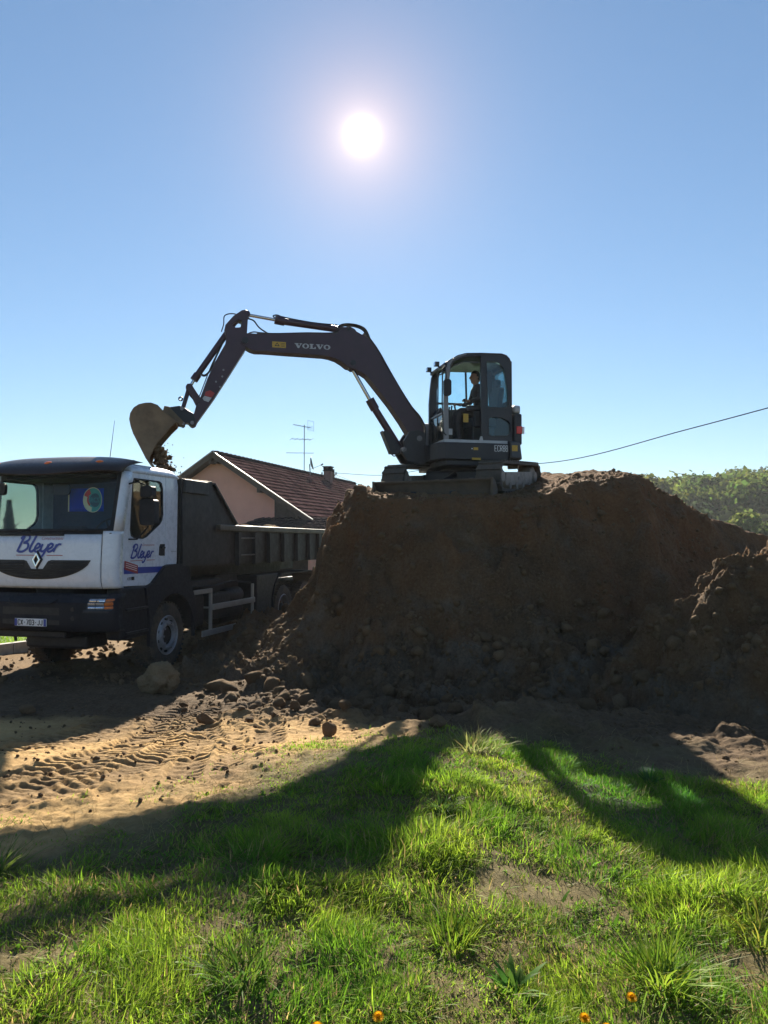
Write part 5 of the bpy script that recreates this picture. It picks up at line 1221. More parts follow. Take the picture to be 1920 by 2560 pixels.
for l in (.93, -.93):
    W2 = .225; r = .27; h0 = .30; Lh = 1.02
    path = [(Lh + r * math.sin(a), h0 + r * math.cos(a)) for a in lin(0, PI, 13)] + [(-Lh - r * math.sin(a), h0 - r * math.cos(a)) for a in lin(0, PI, 13)]
    seq = []
    for i in range(len(path)):
        a, b = path[i], path[(i + 1) % len(path)]
        k = max(1, int(round(math.hypot(a[0] - b[0], a[1] - b[1]) / .07)))
        seq += [(a[0] + (b[0] - a[0]) * j / k, a[1] + (b[1] - a[1]) * j / k) for j in range(k)]
    n = len(seq); m = MB()
    vv = []
    for i, (f, z) in enumerate(seq):
        a, b = seq[i - 1], seq[(i + 1) % n]; d = Vector((b[0] - a[0], b[1] - a[1])).normalized(); nn = Vector((-d.y, d.x))
        if nn.dot(Vector((0 if abs(f) <= Lh else f - math.copysign(Lh, f), z - h0))) < 0: nn = -nn
        vv.append((f, z, nn))
    for off in (0.0, -.045):
        for side_ in (-1, 1): m.v += [(f + nn.x * off, l + side_ * W2, z + nn.y * off) for f, z, nn in vv]
    q = lambda a, b: [(a + i, a + (i + 1) % n, b + (i + 1) % n, b + i) for i in range(n)]
    m.f += q(0, n) + q(2 * n, 3 * n) + q(0, 2 * n) + q(n, 3 * n)
    tk = ub(m, 'track', M_TRACK)
    for i in range(0, n, 2):     # tread bars
        f, z, nn = vv[i]; d = Vector((-nn.y, nn.x))
        c = Vector((f + nn.x * .012, l, z + nn.y * .012))
        ub(MB().bar(c - Vector((0, W2, 0)), c + Vector((0, W2, 0)), .05, .026, (nn.x, 0, nn.y)), 'tread_bar', M_TRACK, tk)
    sg = 1 if l > 0 else -1
    fr = ub(MB().plate([(-.80, .16), (.80, .14), (.84, .24), (.78, .38), (-.78, .40), (-.86, .28)], lambda a, b, c: (a, l + c, b), [[(.03 + .022 * math.cos(t * PI / 4), .27 + .04 * math.sin(t * PI / 4)) for t in range(8)]], -.16, .17), 'track_frame', M_TFRAME, tk, bevel=0.02)
    for f in (-Lh, Lh):
        ub(MB().lathe([(0, -.19), (.10, -.19), (.12, -.15), (.20, -.13), (.222, -.10), (.222, .10), (.20, .13), (.12, .15), (.10, .19), (0, .19)], (f, l, h0), (0, 1, 0), 26), 'sprocket' if f < 0 else 'idler', M_TFRAME, tk, smooth=True)
    for f in (-.6, -.2, .2, .6):
        ub(MB().cyl((f, l - .19, .135), (f, l + .19, .135), .065, 14), 'roller', M_TFRAME, tk)
    ub(MB().cyl((-.15, l - .1, .49), (-.15, l + .1, .49), .04, 12), 'top_roller', M_TFRAME, tk)
    ub(MB().bar((-.1, sg * .5, .36), (-.1, sg * .85, .30), .7, .16), 'leg_beam', M_XFRAME, tk)
# dozer blade
bl = MB()
prof = [(1.66, .25), (1.60, .21), (1.56, .10), (1.555, -.05), (1.60, -.20), (1.66, -.32)]
bl.grid(lambda i, l: (prof[i][0], l, prof[i][1]), list(range(6)), lin(-1.12, 1.12, 9))
blade = ub(bl, 'dozer_blade', M_BLADE, smooth=True, solid=0.03)
ub(MB().bar((1.655, -1.12, .255), (1.655, 1.12, .255), .05, .03), 'blade_edge', M_BLADE, blade, bevel=0.008)
for l in (-1.13, 1.13):
    ub(MB().plate([(1.68, .28), (1.56, .25), (1.42, .09), (1.44, -.16), (1.64, -.35), (1.69, -.33)], lambda a, b, c: (a, l + c, b), [], -.02, .02), 'blade_end_plate', M_BLADE, blade, bevel=0.006)
for l in (-.38, .38): ub(MB().bar((1.58, l, .0), (.45, l * .9, .25), .12, .14), 'blade_arm', M_XFRAME, blade, bevel=0.02)
ub(MB().cyl((1.5, 0, .1), (.5, 0, .38), .06, 14), 'blade_ram', M_XFRAME, blade)

# ---- the operator, seated at the levers
M_SKIN = mat('skin', (0.30, 0.17, 0.115), 0.6, var=0.1, scale=20)
M_JACKET = mat('dark_jacket', (0.035, 0.030, 0.034), 0.9, var=0.25, scale=14, bmp=0.2, bscale=60)
M_HAIR = mat('dark_hair', (0.018, 0.014, 0.012), 0.7, var=0.3, scale=60, bmp=0.4, bscale=120)
seat_w = exc.matrix_basis @ Vector((-.40, .45, 4.40 - XZ))
man = empty('person', seat_w, PI + PHI)
tag(man, 'man with short dark hair in a dark jacket sitting at the excavator levers', 'person')
def skinned(name, pts, edges, radii, mt, parent, sub=2, root=0):
    me = bpy.data.meshes.new(name); me.from_pydata(pts, edges, [])
    o = link(name, me, mt, parent)
    m = o.modifiers.new('skin', 'SKIN'); m.use_smooth_shade = True
    for i, r in enumerate(radii):
        me.skin_vertices[0].data[i].radius = r if isinstance(r, tuple) else (r, r)
        me.skin_vertices[0].data[i].use_root = (i == root)
    s = o.modifiers.new('sub', 'SUBSURF'); s.levels = sub; s.render_levels = sub
    return o
if True:
    P = [(-.02, 0, .10), (.0, 0, .27), (.03, 0, .44), (.055, 0, .57), (.075, 0, .66),          # pelvis, waist, chest, upper chest, neck
         (.06, .15, .555), (.06, .22, .51), (.13, .26, .33), (.30, .24, .29),                       # left shoulder, arm
         (.06, -.15, .555), (.06, -.22, .51), (.13, -.26, .33), (.30, -.24, .29),
         (.05, .10, .07), (.27, .12, .10), (.47, .12, .13), (.50, .12, -.14), (.47, .12, -.37), (.50, .12, -.43), (.60, .12, -.44),
         (.05, -.10, .07), (.27, -.12, .10), (.47, -.12, .13), (.50, -.12, -.14), (.47, -.12, -.37), (.50, -.12, -.43), (.60, -.12, -.44)]
    E_ = [(0, 1), (1, 2), (2, 3), (3, 4), (3, 5), (5, 6), (6, 7), (7, 8), (3, 9), (9, 10), (10, 11), (11, 12), (0, 13), (13, 14), (14, 15), (15, 16), (16, 17), (17, 18), (18, 19), (0, 20), (20, 21), (21, 22), (22, 23), (23, 24), (24, 25), (25, 26)]
    Rr = [(.13, .16), (.12, .15), (.125, .165), (.10, .13), .062, .085, .072, .055, .042, .085, .072, .055, .042] + [.095, .088, .072, .062, .05, .05, .04] * 2
    skinned('body', P, E_, Rr, M_JACKET, man)
    # head: one shaped surface with brow, nose, mouth and chin
    bm = bmesh.new(); bmesh.ops.create_icosphere(bm, subdivisions=4, radius=1.0)
    for v in bm.verts:
        x, y, z = v.co
        w = 0.078 * (1 - .18 * max(0, -z) ** 1.5); d = 0.098
        px, py, pz = x * d, y * w, z * .128
        if x > 0:
            f = math.exp(-(y / .16) ** 2)
            px += .028 * f * math.exp(-((z + .08) / .13) ** 2) + .010 * f * math.exp(-((z + .02) / .25) ** 2)       # nose
            px += .008 * math.exp(-(y / .3) ** 2) * math.exp(-((z + .45) / .07) ** 2)                          # lips
            px += .014 * math.exp(-(y / .35) ** 2) * math.exp(-((z + .78) / .16) ** 2)                         # chin
            px += .006 * math.exp(-((z - .22) / .10) ** 2)                                                     # brow
            px -= .010 * math.exp(-((abs(y) - .38) / .16) ** 2) * math.exp(-((z - .06) / .10) ** 2)            # eye sockets
        if z < -.4: px += .012 * (-z - .4)
        v.co = (px + .105, py, pz + .785)
    me = bpy.data.meshes.new('head'); bm.to_mesh(me); bm.free()
    me.polygons.foreach_set('use_smooth', [True] * len(me.polygons))
    hdm = link('head', me, M_SKIN, man)
    MB().cyl((.085, 0, .60), (.10, 0, .72), .056, 14).build('neck', M_SKIN, man, smooth=True)
    for sd in (-1, 1):
        m = MB().lathe([(0, .012), (.016, .012), (.026, .004), (.03, -.01)], (.095, sd * .075, .785), (0, sd, .1), 12); m.build('ear', M_SKIN, hdm, smooth=True)
        m = MB().lathe([(0, .006), (.008, .004), (.011, -.004)], (.187, sd * .030, .795), (1, sd * .3, 0), 10); m.build('eye', M_INK, hdm, smooth=True)
    bm = bmesh.new(); bmesh.ops.create_icosphere(bm, subdivisions=4, radius=1.0)
    dele = []
    for v in bm.verts:
        x, y, z = v.co
        keep = z > .36 + .10 * x if x > 0.1 else z > -.42 + .8 * max(0, x + .25)
        k = 1.05 + .02 * math.sin(x * 40) * math.sin(y * 37 + z * 31)
        v.co = (x * .102 * k + .102, y * .082 * k, z * .135 * k + .787)
        if not keep: dele.append(v)
    bmesh.ops.delete(bm, geom=dele, context='VERTS')
    me = bpy.data.meshes.new('hair'); bm.to_mesh(me); bm.free(); me.polygons.foreach_set('use_smooth', [True] * len(me.polygons))
    link('hair', me, M_HAIR, hdm)
    for sd in (-1, 1):
        b = sd * .24
        pts = [(.29, b, .29), (.345, b, .295), (.39, b, .30)]; ed = [(0, 1), (1, 2)]; rd = [.032, (.038, .022), (.036, .02)]
        for k, (dy, ln) in enumerate(((-.028, .060), (-.010, .070), (.010, .066), (.028, .052))):
            i = len(pts)
            pts += [(.40, b + dy, .315), (.40 + ln * .45, b + dy, .318), (.40 + ln * .65, b + dy, .295), (.40 + ln * .45, b + dy, .272)]
            ed += [(2, i), (i, i + 1), (i + 1, i + 2), (i + 2, i + 3)]; rd += [.0105, .0098, .009, .008]
        i = len(pts); pts += [(.36, b - sd * .035, .305), (.395, b - sd * .048, .305), (.42, b - sd * .035, .30)]
        ed += [(1, i), (i, i + 1), (i + 1, i + 2)]; rd += [.013, .011, .009]
        skinned('hand', pts, ed, rd, M_SKIN, man, 1)
# ---- earth sliding out of the bucket
rg = np.random.default_rng(3); ico = None
def ico_mesh(sub, rng, amp=.25, flat=0.85, facet=0, rough=.22):
    bm = bmesh.new(); bmesh.ops.create_icosphere(bm, subdivisions=sub, radius=1.0)
    a = rng.normal(size=(6, 3)); ph = rng.uniform(0, 6, 6); fr = rng.uniform(1.0, 3.5, 6)
    V = np.array([v.co[:] for v in bm.verts])
    so = Vector(rng.uniform(-50, 50, 3))
    k = 1 + amp * sum(np.sin(fr[i] * (V @ a[i]) + ph[i]) for i in range(6)) / 2.6
    k = k + np.array([.9 * amp * mnoise.fractal(Vector(p) * 1.7 + so, 1.0, 2.0, 5) + rough * amp * mnoise.noise(Vector(p) * 9 + so) for p in V])
    V = V * k[:, None]
    if facet:                                # broken faces: shave the lump along random planes
        for _ in range(facet):
            nv = rng.normal(size=3); nv /= np.linalg.norm(nv); lim = rng.uniform(.45, .8); ov = V @ nv - lim
            V = V - np.where(ov > 0, ov, 0)[:, None] * nv * .92
    V = V * np.array([1, 1, flat])
    F = np.array([[v.index for v in f.verts] for f in bm.faces]); bm.free()
    return V, F
clod_lib = [ico_mesh(2, rg, .3, .85, 5) for _ in range(5)]; crumb_lib = [ico_mesh(1, rg, .35, .85, 3) for _ in range(5)]
def scatter(name, P, S, lib, mt, rng):
    vs, fs, b = [], [], 0
    for p, s in zip(P, S):
        V, F = lib[rng.integers(len(lib))]; a = rng.uniform(0, 2 * PI); t = rng.uniform(-.6, .6); c, s_ = math.cos(a), math.sin(a)
        M3 = np.array([[c, -s_, 0], [s_, c, 0], [0, 0, 1]]) @ np.array([[1, 0, 0], [0, math.cos(t), -math.sin(t)], [0, math.sin(t), math.cos(t)]])
        vs.append(V @ M3.T * s + np.asarray(p)); fs.append(F + b); b += len(V)
    return npmesh(name, np.concatenate(vs), np.concatenate(fs), mt)
P_, S_ = [], []
for k in range(420):
    t = rg.random() ** .8
    a = 5.56 - .34 * t + rg.normal() * (.04 + .04 * t); z = 3.74 - 1.05 * t ** 1.25 + rg.normal() * .05; b = rg.uniform(-.34, .34)
    P_.append(exc.matrix_basis @ Vector((a, b, z - XZ))); S_.append(min(.07, rg.lognormal(-3.4, .5)) * (1.1 - .3 * t))
for k in range(200):
    t = rg.random()
    P_.append(exc.matrix_basis @ Vector((5.48 - .42 * t + rg.normal() * .10, rg.uniform(-.4, .4), 3.72 - 1.0 * t + rg.normal() * .10 - XZ))); S_.append(rg.uniform(.004, .016))
o = scatter('falling_earth', P_, S_, clod_lib[:3], M_CLOD, rg)
tag(o, 'brown earth pouring out of the excavator bucket into the truck', 'earth', kind='stuff')
# ================================================================== the house behind the truck
M_PINK = mat('pink_render', (0.80, 0.36, 0.28), 0.9, var=0.10, scale=0.6, bmp=0.25, bscale=25, dirt=0.12, dirtcol=(0.40, 0.24, 0.17), dscale=0.5)
M_TILE = mat('dark_red_tile', (0.088, 0.052, 0.052), 1.0, spec=0.0, var=0.5, scale=1.4, dirt=0.3, dirtcol=(0.05, 0.04, 0.037), dscale=1.5)
M_TILED = mat('black_tile', (0.045, 0.036, 0.036), 1.0, spec=0.0, var=0.35, scale=3)
M_FASCIA = mat('verge_board', (0.30, 0.26, 0.24), 0.6, var=0.12)
M_ZINC = mat('zinc_flashing', (0.55, 0.55, 0.56), 0.5, metal=0.3, var=0.1)
M_SOFFIT = mat('soffit_wood', (0.10, 0.065, 0.05), 0.8, var=0.2)
M_EAVESHADE = mat('eave_shade_brown', (0.075, 0.05, 0.042), 0.8, var=0.25, scale=4)  # dark brown standing for the shade under the eave
M_POLE = mat('weathered_pole', (0.10, 0.085, 0.07), 0.9, var=0.25)
M_WIRE = mat('cable_black', (0.02, 0.02, 0.022), 0.6, var=0.1)
M_ALU = mat('aerial_aluminium', (0.22, 0.22, 0.23), 0.5, metal=0.5, var=0.1)
HA = R(15.5); HZ = 5.66; DROP = 2.86; HALF = 4.44; HL = 19.4; PITCH = math.atan2(DROP, HALF)
house = empty('house', (-7.15, 32.0, 0), -HA)
tag(house, 'pink rendered house with a dark red tiled gable roof behind the truck', 'house')
# local x across the gable (towards the right), y along the ridge, z up
def roof_pt(k, y, d, lift=0.0):   # k side -1/+1, d metres down the slope
    return (k * (d * math.cos(PITCH) + lift * math.sin(PITCH)), y, HZ + lift * math.cos(PITCH) - d * math.sin(PITCH))
WH = HALF - .35
MB().plate([(-WH, 0), (WH, 0), (WH, HZ - .2 - DROP * WH / HALF), (0, HZ - .2), (-WH, HZ - .2 - DROP * WH / HALF)], lambda a, b, c: (a, .45 + c, b), [], 0, .3).build('gable_wall', M_PINK, house)
for k in (-1, 1):
    MB().box(min(k * WH, k * (WH - .3)), max(k * WH, k * (WH - .3)), .76, HL - .4, 0, HZ - .3 - DROP * WH / HALF).build('side_wall', M_PINK, house)
MB().plate([(-WH, 0), (WH, 0), (WH, HZ - .2 - DROP * WH / HALF), (0, HZ - .2), (-WH, HZ - .2 - DROP * WH / HALF)], lambda a, b, c: (a, HL - .7 + c, b), [], 0, .3).build('far_gable_wall', M_PINK, house)
SL = math.hypot(DROP, HALF)
rf = MB()
for k in (-1, 1):
    rf.add([roof_pt(k, 0.02, 0, -.12), roof_pt(k, HL, 0, -.12), roof_pt(k, HL, SL, -.12), roof_pt(k, 0.02, SL, -.12), roof_pt(k, 0.02, 0, -.02), roof_pt(k, HL, 0, -.02), roof_pt(k, HL, SL, -.02), roof_pt(k, 0.02, SL, -.02)],
           [(0, 1, 2, 3), (7, 6, 5, 4), (0, 4, 5, 1), (1, 5, 6, 2), (2, 6, 7, 3), (3, 7, 4, 0)])
roof_o = rf.build('roof', M_SOFFIT, house)
ROWS = 16; ny = int(HL / .11)
for k in (-1, 1):
    for r_ in range(ROWS):
        d0, d1 = SL * r_ / ROWS - (.04 if r_ else 0), SL * (r_ + 1) / ROWS
        m = MB(); vv = []
        for i in range(ny + 1):
            y = .04 + (HL - .06) * i / ny; w = .008 * (1 if i % 2 else -1) + .005 * math.sin(i * 2.3 + r_ * 5.1)
            for d, l in ((d0, .012), (d1, .06), (d1, .012)): vv.append(roof_pt(k, y, d, l + w))
        m.add(vv, [(3 * i + j, 3 * i + j + 1, 3 * i + j + 4, 3 * i + j + 3) for i in range(ny) for j in (0, 1)])
        m.build('tile_course', M_TILE, roof_o)
for i in range(48):
    y = HL * i / 48
    MB().cyl((0, y + .01, HZ - .01), (0, y + HL / 48 + .03, HZ + .015), .12, 10, .135).build('ridge_tile', M_TILED, roof_o)
for k in (-1, 1):
    a, b = Vector(roof_pt(k, -.02, -.02, -.06)), Vector(roof_pt(k, -.02, SL + .02, -.06))
    MB().bar(a, b, .035, .20, (0, 0, 1)).build('verge_board', M_SOFFIT, house)
    a, b = Vector(roof_pt(k, -.03, 0.0, .065)), Vector(roof_pt(k, -.03, SL, .065))
    MB().bar(a, b, .06, .025, (0, 0, 1)).build('verge_flashing', M_ZINC, house)
    for d in (.3, 2.6, 4.6):
        p = roof_pt(k, 0, d, -.2); MB().box(p[0] - .06, p[0] + .06, .0, .45, p[2] - .1, p[2] + .06).build('purlin_end', M_SOFFIT, house)
g = Vector(roof_pt(1, 0, SL + .05, -.08))
MB().tube([(g.x, -.05, g.z), (g.x, HL, g.z)], .075, 10).build('gutter', M_ZINC, house)
MB().plate([(2.62, .2), (WH + .003, .2), (WH + .003, HZ - .22 - DROP * WH / HALF), (2.62, HZ - .22 - DROP * 2.62 / HALF)], lambda a, b, c: (a, .448 - c, b), [], 0, .03).build('eave_shade_panel', M_EAVESHADE, house)  # added dark panel: the eave's shade on the gable, put into colour
# lean-to roof in front of the gable
lt = MB()
lt.add([(2.0, .42, 2.95), (8.2, .42, 2.95), (8.8, -3.2, 1.95), (.9, -3.2, 1.95), (2.0, .42, 2.85), (8.2, .42, 2.85), (8.8, -3.2, 1.85), (.9, -3.2, 1.85)], [(0, 1, 2, 3), (7, 6, 5, 4), (0, 4, 5, 1), (1, 5, 6, 2), (2, 6, 7, 3), (3, 7, 4, 0)])
lean = lt.build('lean_to_roof', M_TILED, house)
for r_ in range(9):
    t0, t1 = r_ / 9, (r_ + 1) / 9
    P = lambda t, s, l: ((2.0 - 1.1 * t) * (1 - s) + (8.2 + .6 * t) * s, .42 - 3.62 * t, 2.95 - 1.0 * t + l)
    m = MB(); vv = []
    for i in range(51):
        w = .02 * (1 if i % 2 else -1)
        for t, l in ((t0, .012), (t1, .055), (t1, .0)): vv.append(P(t, i / 50, l + w))
    m.add(vv, [(3 * i + j, 3 * i + j + 1, 3 * i + j + 4, 3 * i + j + 3) for i in range(50) for j in (0, 1)])
    m.build('tile_course', M_TILED, lean)
for x, y in ((1.3, -2.9), (8.3, -2.9)): MB().box(x, x + .14, y, y + .14, 0, 2.0).build('lean_to_post', M_SOFFIT, lean)
# chimney
def hp(px_off, y, z=0): return Vector((px_off, y, z))
ch = MB().box(.22, .62, 12.9, 13.35, HZ - .7, HZ + .30).build('chimney', mat('chimney_brick', (0.22, 0.12, 0.10), .85, var=.3, scale=9), house, bevel=0.01)
MB().box(.17, .67, 12.84, 13.41, HZ + .301, HZ + .35).build('chimney_ledge', M_TILED, ch)
for x in (.20, .39, .58): MB().box(x, x + .05, 12.9, 13.35, HZ + .351, HZ + .54).build('chimney_pier', M_TILED, ch)
MB().box(.16, .68, 12.82, 13.43, HZ + .541, HZ + .59).build('chimney_cap', M_TILED, ch)
def top(name, label, cat, loc, rz=0.0):
    o = empty(name, loc, rz); tag(o, label, cat); return o
Hm = house.matrix_basis
an = top('tv_aerial', 'tall television aerial mast with three arrays on the house ridge', 'aerial', Hm @ Vector((0, 10.4, HZ - .1)))
MB().cyl((0, 0, 0), (0, 0, 2.75), .022, 8).build('mast', M_ALU, an)
def yagi(z, d, L, n, el, h=0.0):
    d = Vector(d).normalized(); pp = d.cross(Vector((0, 0, 1))).normalized()
    b = MB().cyl(Vector((0, 0, z)) - d * L * .35, Vector((0, 0, z + h)) + d * L * .65, .014, 6).build('boom', M_ALU, an)
    for k in range(n):
        c = Vector((0, 0, z + h * k / n)) + d * L * (-.35 + k / (n - 1))
        MB().cyl(c - pp * el * (1 - .03 * k), c + pp * el * (1 - .03 * k), .008, 5).build('element', M_ALU, b)
yagi(2.62, (-.8, -.5, 0), 1.0, 9, .18, .1); yagi(1.95, (-.9, -.3, 0), 1.1, 5, .55); yagi(1.2, (-1, -.1, 0), 1.5, 10, .12)
for z in (2.45, 2.55, 2.65, 2.95): MB().cyl((.22, -.3, z), (.50, .2, z), .007, 5).build('reflector_rod', M_ALU, an)
for x, y in ((.22, -.3), (.5, .2)): MB().cyl((x, y, 2.4), (x, y, 2.97), .007, 5).build('reflector_rod', M_ALU, an)
ds = top('satellite_dish', 'small satellite dish seen edge-on beside the aerial mast', 'satellite dish', Hm @ Vector((.28, 10.6, HZ + .1)))
MB().lathe([(0.0, .0), (.15, .02), (.28, .06), (.36, .11)], (0, 0, .42), (.97, .1, .22), 24).build('dish', M_ALU, ds, smooth=True, solid=.01)
MB().cyl((0, 0, -.2), (-.04, 0, .40), .03, 8).build('bracket', M_ALU, ds)
MB().cyl((.02, 0, .12), (.62, .05, .36), .012, 6).build('feed_arm', M_ALU, ds)
MB().cyl((.58, .05, .34), (.70, .05, .42), .045, 10).build('receiver', M_ALU, ds)
po = top('utility_pole', 'wooden utility pole standing beyond the house ridge beside the chimney', 'utility pole', (-3.45, 52.0, 0))
MB().cyl((0, 0, 0), (0, 0, 6.75), .14, 12, .10).build('shaft', M_POLE, po)
MB().bar((-.9, 0, 6.25), (.15, 0, 6.35), .06, .08).build('cross_arm', M_POLE, po)
for x in (-.75, -.45, .2): MB().cyl((x, 0, 6.38), (x, 0, 6.55), .05, 8).build('insulator', M_ALU, po)
def cable(label, pts, r):
    o = MB().tube(catmull(pts, 10), r, 6).build('overhead_cable', M_WIRE); tag(o, label, 'cable'); return o
cable('thick black overhead cable rising from the pole past the excavator to the upper right', [(-3.35, 52, 6.5), (.0, 47, 5.95), (3.3, 39, 5.75), (6.9, 30.5, 5.15 + .0), (9.6, 24.0, 5.55), (12.3, 18.6, 6.1)], .016)
cable('thin stay wire slanting from the pole down behind the house roof', [(-3.35, 52, 6.4), (-2.3, 51.4, 5.95), (-1.0, 50.6, 5.3), (.4, 50, 4.4)], .012)
cable('short service wire dropping steeply from the pole to the roof', [(-3.35, 52, 6.3), (-3.0, 51.5, 5.9), (-2.75, 50.4, 5.1)], .010)
ma = top('roof_aerial', 'small aerial on a thin mast poking up behind the mound crest', 'aerial', (21.3, 70, 0))
MB().cyl((0, 0, 0), (0, 0, 8.25), .035, 6).build('mast', M_ALU, ma)
MB().cyl((-.95, 0, 7.65), (.1, 0, 8.0), .02, 6).build('boom', M_ALU, ma)
for k in range(5): MB().cyl((-.9 + .22 * k, -.3, 7.67 + .073 * k), (-.9 + .22 * k, .3, 7.67 + .073 * k), .012, 5).build('element', M_ALU, ma)
# ================================================================== clods, stones, grass and flowers
rg = np.random.default_rng(77)
def lump(name, label, cat, x, y, r, flat=.85, sub=3, mt=None, group=None, sink=.25, seed=0, amp=.16, z=None, facet=5, rough=.12):
    V, F = ico_mesh(sub, np.random.default_rng(seed), amp, flat, facet, rough)
    zz = float(surface_z(np.array([x]), np.array([y]))[0]) if z is None else z
    o = npmesh(name, V * r, F, mt or M_CLOD, smooth=False)
    o.location = (x, y, zz + r * flat * (1 - sink)); o.rotation_euler = (0, 0, seed * 1.3)
    tag(o, label, cat, group)
    return o
M_TANCLOD = mat_soil('tan_clod', [(0.25, (0.13, 0.09, 0.05)), (0.5, (0.24, 0.175, 0.10)), (0.75, (0.34, 0.26, 0.16))], 0.8, 40, 3.0)
M_STONE = mat('pale_stone', (0.36, 0.33, 0.29), .85, var=.25, scale=6, bmp=.4, bscale=30)
lump('earth_boulder', 'very large tan lump of earth in front of the truck wheel', 'clod', -3.12, 10.75, .27, .95, 5, M_TANCLOD, seed=51, amp=.24, sink=.28, facet=3, rough=.4)
lump('clod', 'dark clod alone on the shaded ground at the far left', 'clod', -4.15, 9.0, .085, .8, 3, seed=5)
lump('clod', 'rounded clod alone on the sand right of the grass patch', 'clod', -.50, 7.0, .075, .95, 3, seed=6)
lump('clod', 'dark clod on the sunlit sand where the wheel tracks fork', 'clod', -1.92, 8.35, .10, .7, 3, seed=7)
lump('clod', 'dark clod at the tip of the lit grass wedge', 'clod', .48, 7.0, .075, .8, 3, seed=8)
for k, (px, y, z, r, lb) in enumerate([((1740 - 960) / 1923, 11.9, None, .10, 'pale stone, the highest one lying on the right slope of the mound'), ((1662 - 960) / 1923, 11.0, None, .07, 'pale stone, leftmost of the small stones low on the mound slope'), ((1678 - 960) / 1923, 10.8, None, .055, 'small pale stone lowest on the mound slope beside two others'), ((1640 - 960) / 1923, 11.3, None, .05, 'small pale stone above the leftmost one on the mound slope')]):
    lump('stone', lb, 'stone', px * y, y, r, .7, 2, M_STONE, seed=40 + k)
# loose clods along the foot of the mound: each one its own object, sharing a few meshes
libs = []
for k in range(8):
    V, F = ico_mesh(2, np.random.default_rng(100 + k), .36, .85, 8, .34)
    me = npmesh('clod_shape', V, F, M_CLOD); libs.append(me.data); bpy.data.objects.remove(me)
big = [(-2.35, 10.9, .20), (-2.1, 10.5, .17), (-1.75, 10.9, .19), (-1.5, 10.45, .16), (-1.95, 10.1, .13), (-1.35, 10.0, .12), (-.95, 9.35, .13), (-1.2, 9.25, .10), (-.8, 9.1, .11), (-.55, 8.95, .12), (-.62, 9.35, .10), (-.35, 9.15, .10), (-.2, 8.8, .09), (.1, 8.9, .13), (.45, 8.65, .08), (.8, 8.55, .10), (-.42, 8.4, .08), (-1.0, 8.75, .09), (-1.5, 8.9, .10), (-.05, 8.5, .07), (1.9, 8.9, .12), (2.4, 9.1, .14), (2.15, 8.5, .08)]
pts = list(big)
while len(pts) < 235:
    x = rg.uniform(-2.5, 3.4); y = rg.normal(9.2 + .12 * abs(x), .65)
    if not 7.75 < y < 11.2: continue
    if x < -1.7 and y < 8.9: continue
    pts.append((x, y, float(np.clip(rg.lognormal(-3.05, .45), .025, .12))))
XY = np.array([(p[0], p[1]) for p in pts]); ZZ = surface_z(XY[:, 0], XY[:, 1])
for (x, y, r), z in zip(pts, ZZ):
    o = link('clod', libs[rg.integers(8)]); o.location = (x, y, z + r * .28); o.scale = (r * rg.uniform(.9, 1.4), r * rg.uniform(.75, 1.1), r * rg.uniform(.65, 1.05)); o.rotation_euler = (rg.uniform(-.4, .4), rg.uniform(-.4, .4), rg.uniform(0, 6))
    tag(o, 'brown clod of earth among the many loose along the foot of the mound', 'clod', 'loose clods along the foot of the mound')
P2 = np.array(kc)
n = 5200; x = rg.uniform(-4.6, 4.6, n); y = rg.uniform(4.8, 11.5, n)
w = np.where(y > 7.9, 1.0, .28) * np.where((x < -2.6) & (y > 7), .3, 1); keep = (rg.random(n) < w) & (grass_edge(x, y) < .1)
x, y = x[keep], y[keep]; z = surface_z(x, y); r = np.clip(rg.lognormal(-4.5, .5, len(x)), .004, .035)
xb_, yb_ = rg.uniform(-8.5, -2.3, 900), rg.uniform(11.2, 17.5, 900); rb_ = np.clip(rg.lognormal(-3.5, .55, 900), .01, .10)
kk = xb_ > np.interp(yb_, P2[:, 1], P2[:, 0]) + .2; xb_, yb_, rb_ = xb_[kk], yb_[kk], rb_[kk]
x, y, r = np.concatenate([x, xb_]), np.concatenate([y, yb_]), np.concatenate([r, rb_]); z = np.concatenate([z, surface_z(xb_, yb_)])
o = scatter('earth_crumbs', np.stack([x, y, z + r * .35], -1), r, crumb_lib, M_CLOD, rg)
tag(o, 'countless small crumbs of earth strewn over the bare ground', 'crumbs', kind='stuff')
# crumbs on the faces of the mound and the heap
n = 7000; x = rg.uniform(-2.6, 6.2, n); y = rg.uniform(8.0, 14.5, n); mz = np.maximum(mound_z(x, y), heap_z(x, y))
keep = mz > ground_z(x, y) + .05; x, y, z = x[keep], y[keep], mz[keep]; r = np.clip(rg.lognormal(-4.1, .6, len(x)), .006, .08) * np.where(z < 1.3, 1.6, 1)
o = scatter('mound_crumbs', np.stack([x, y, z + r * .2], -1), r, crumb_lib, M_CLOD, rg)
tag(o, 'lumps and crumbs of earth stuck all over the mound faces', 'crumbs', kind='stuff')

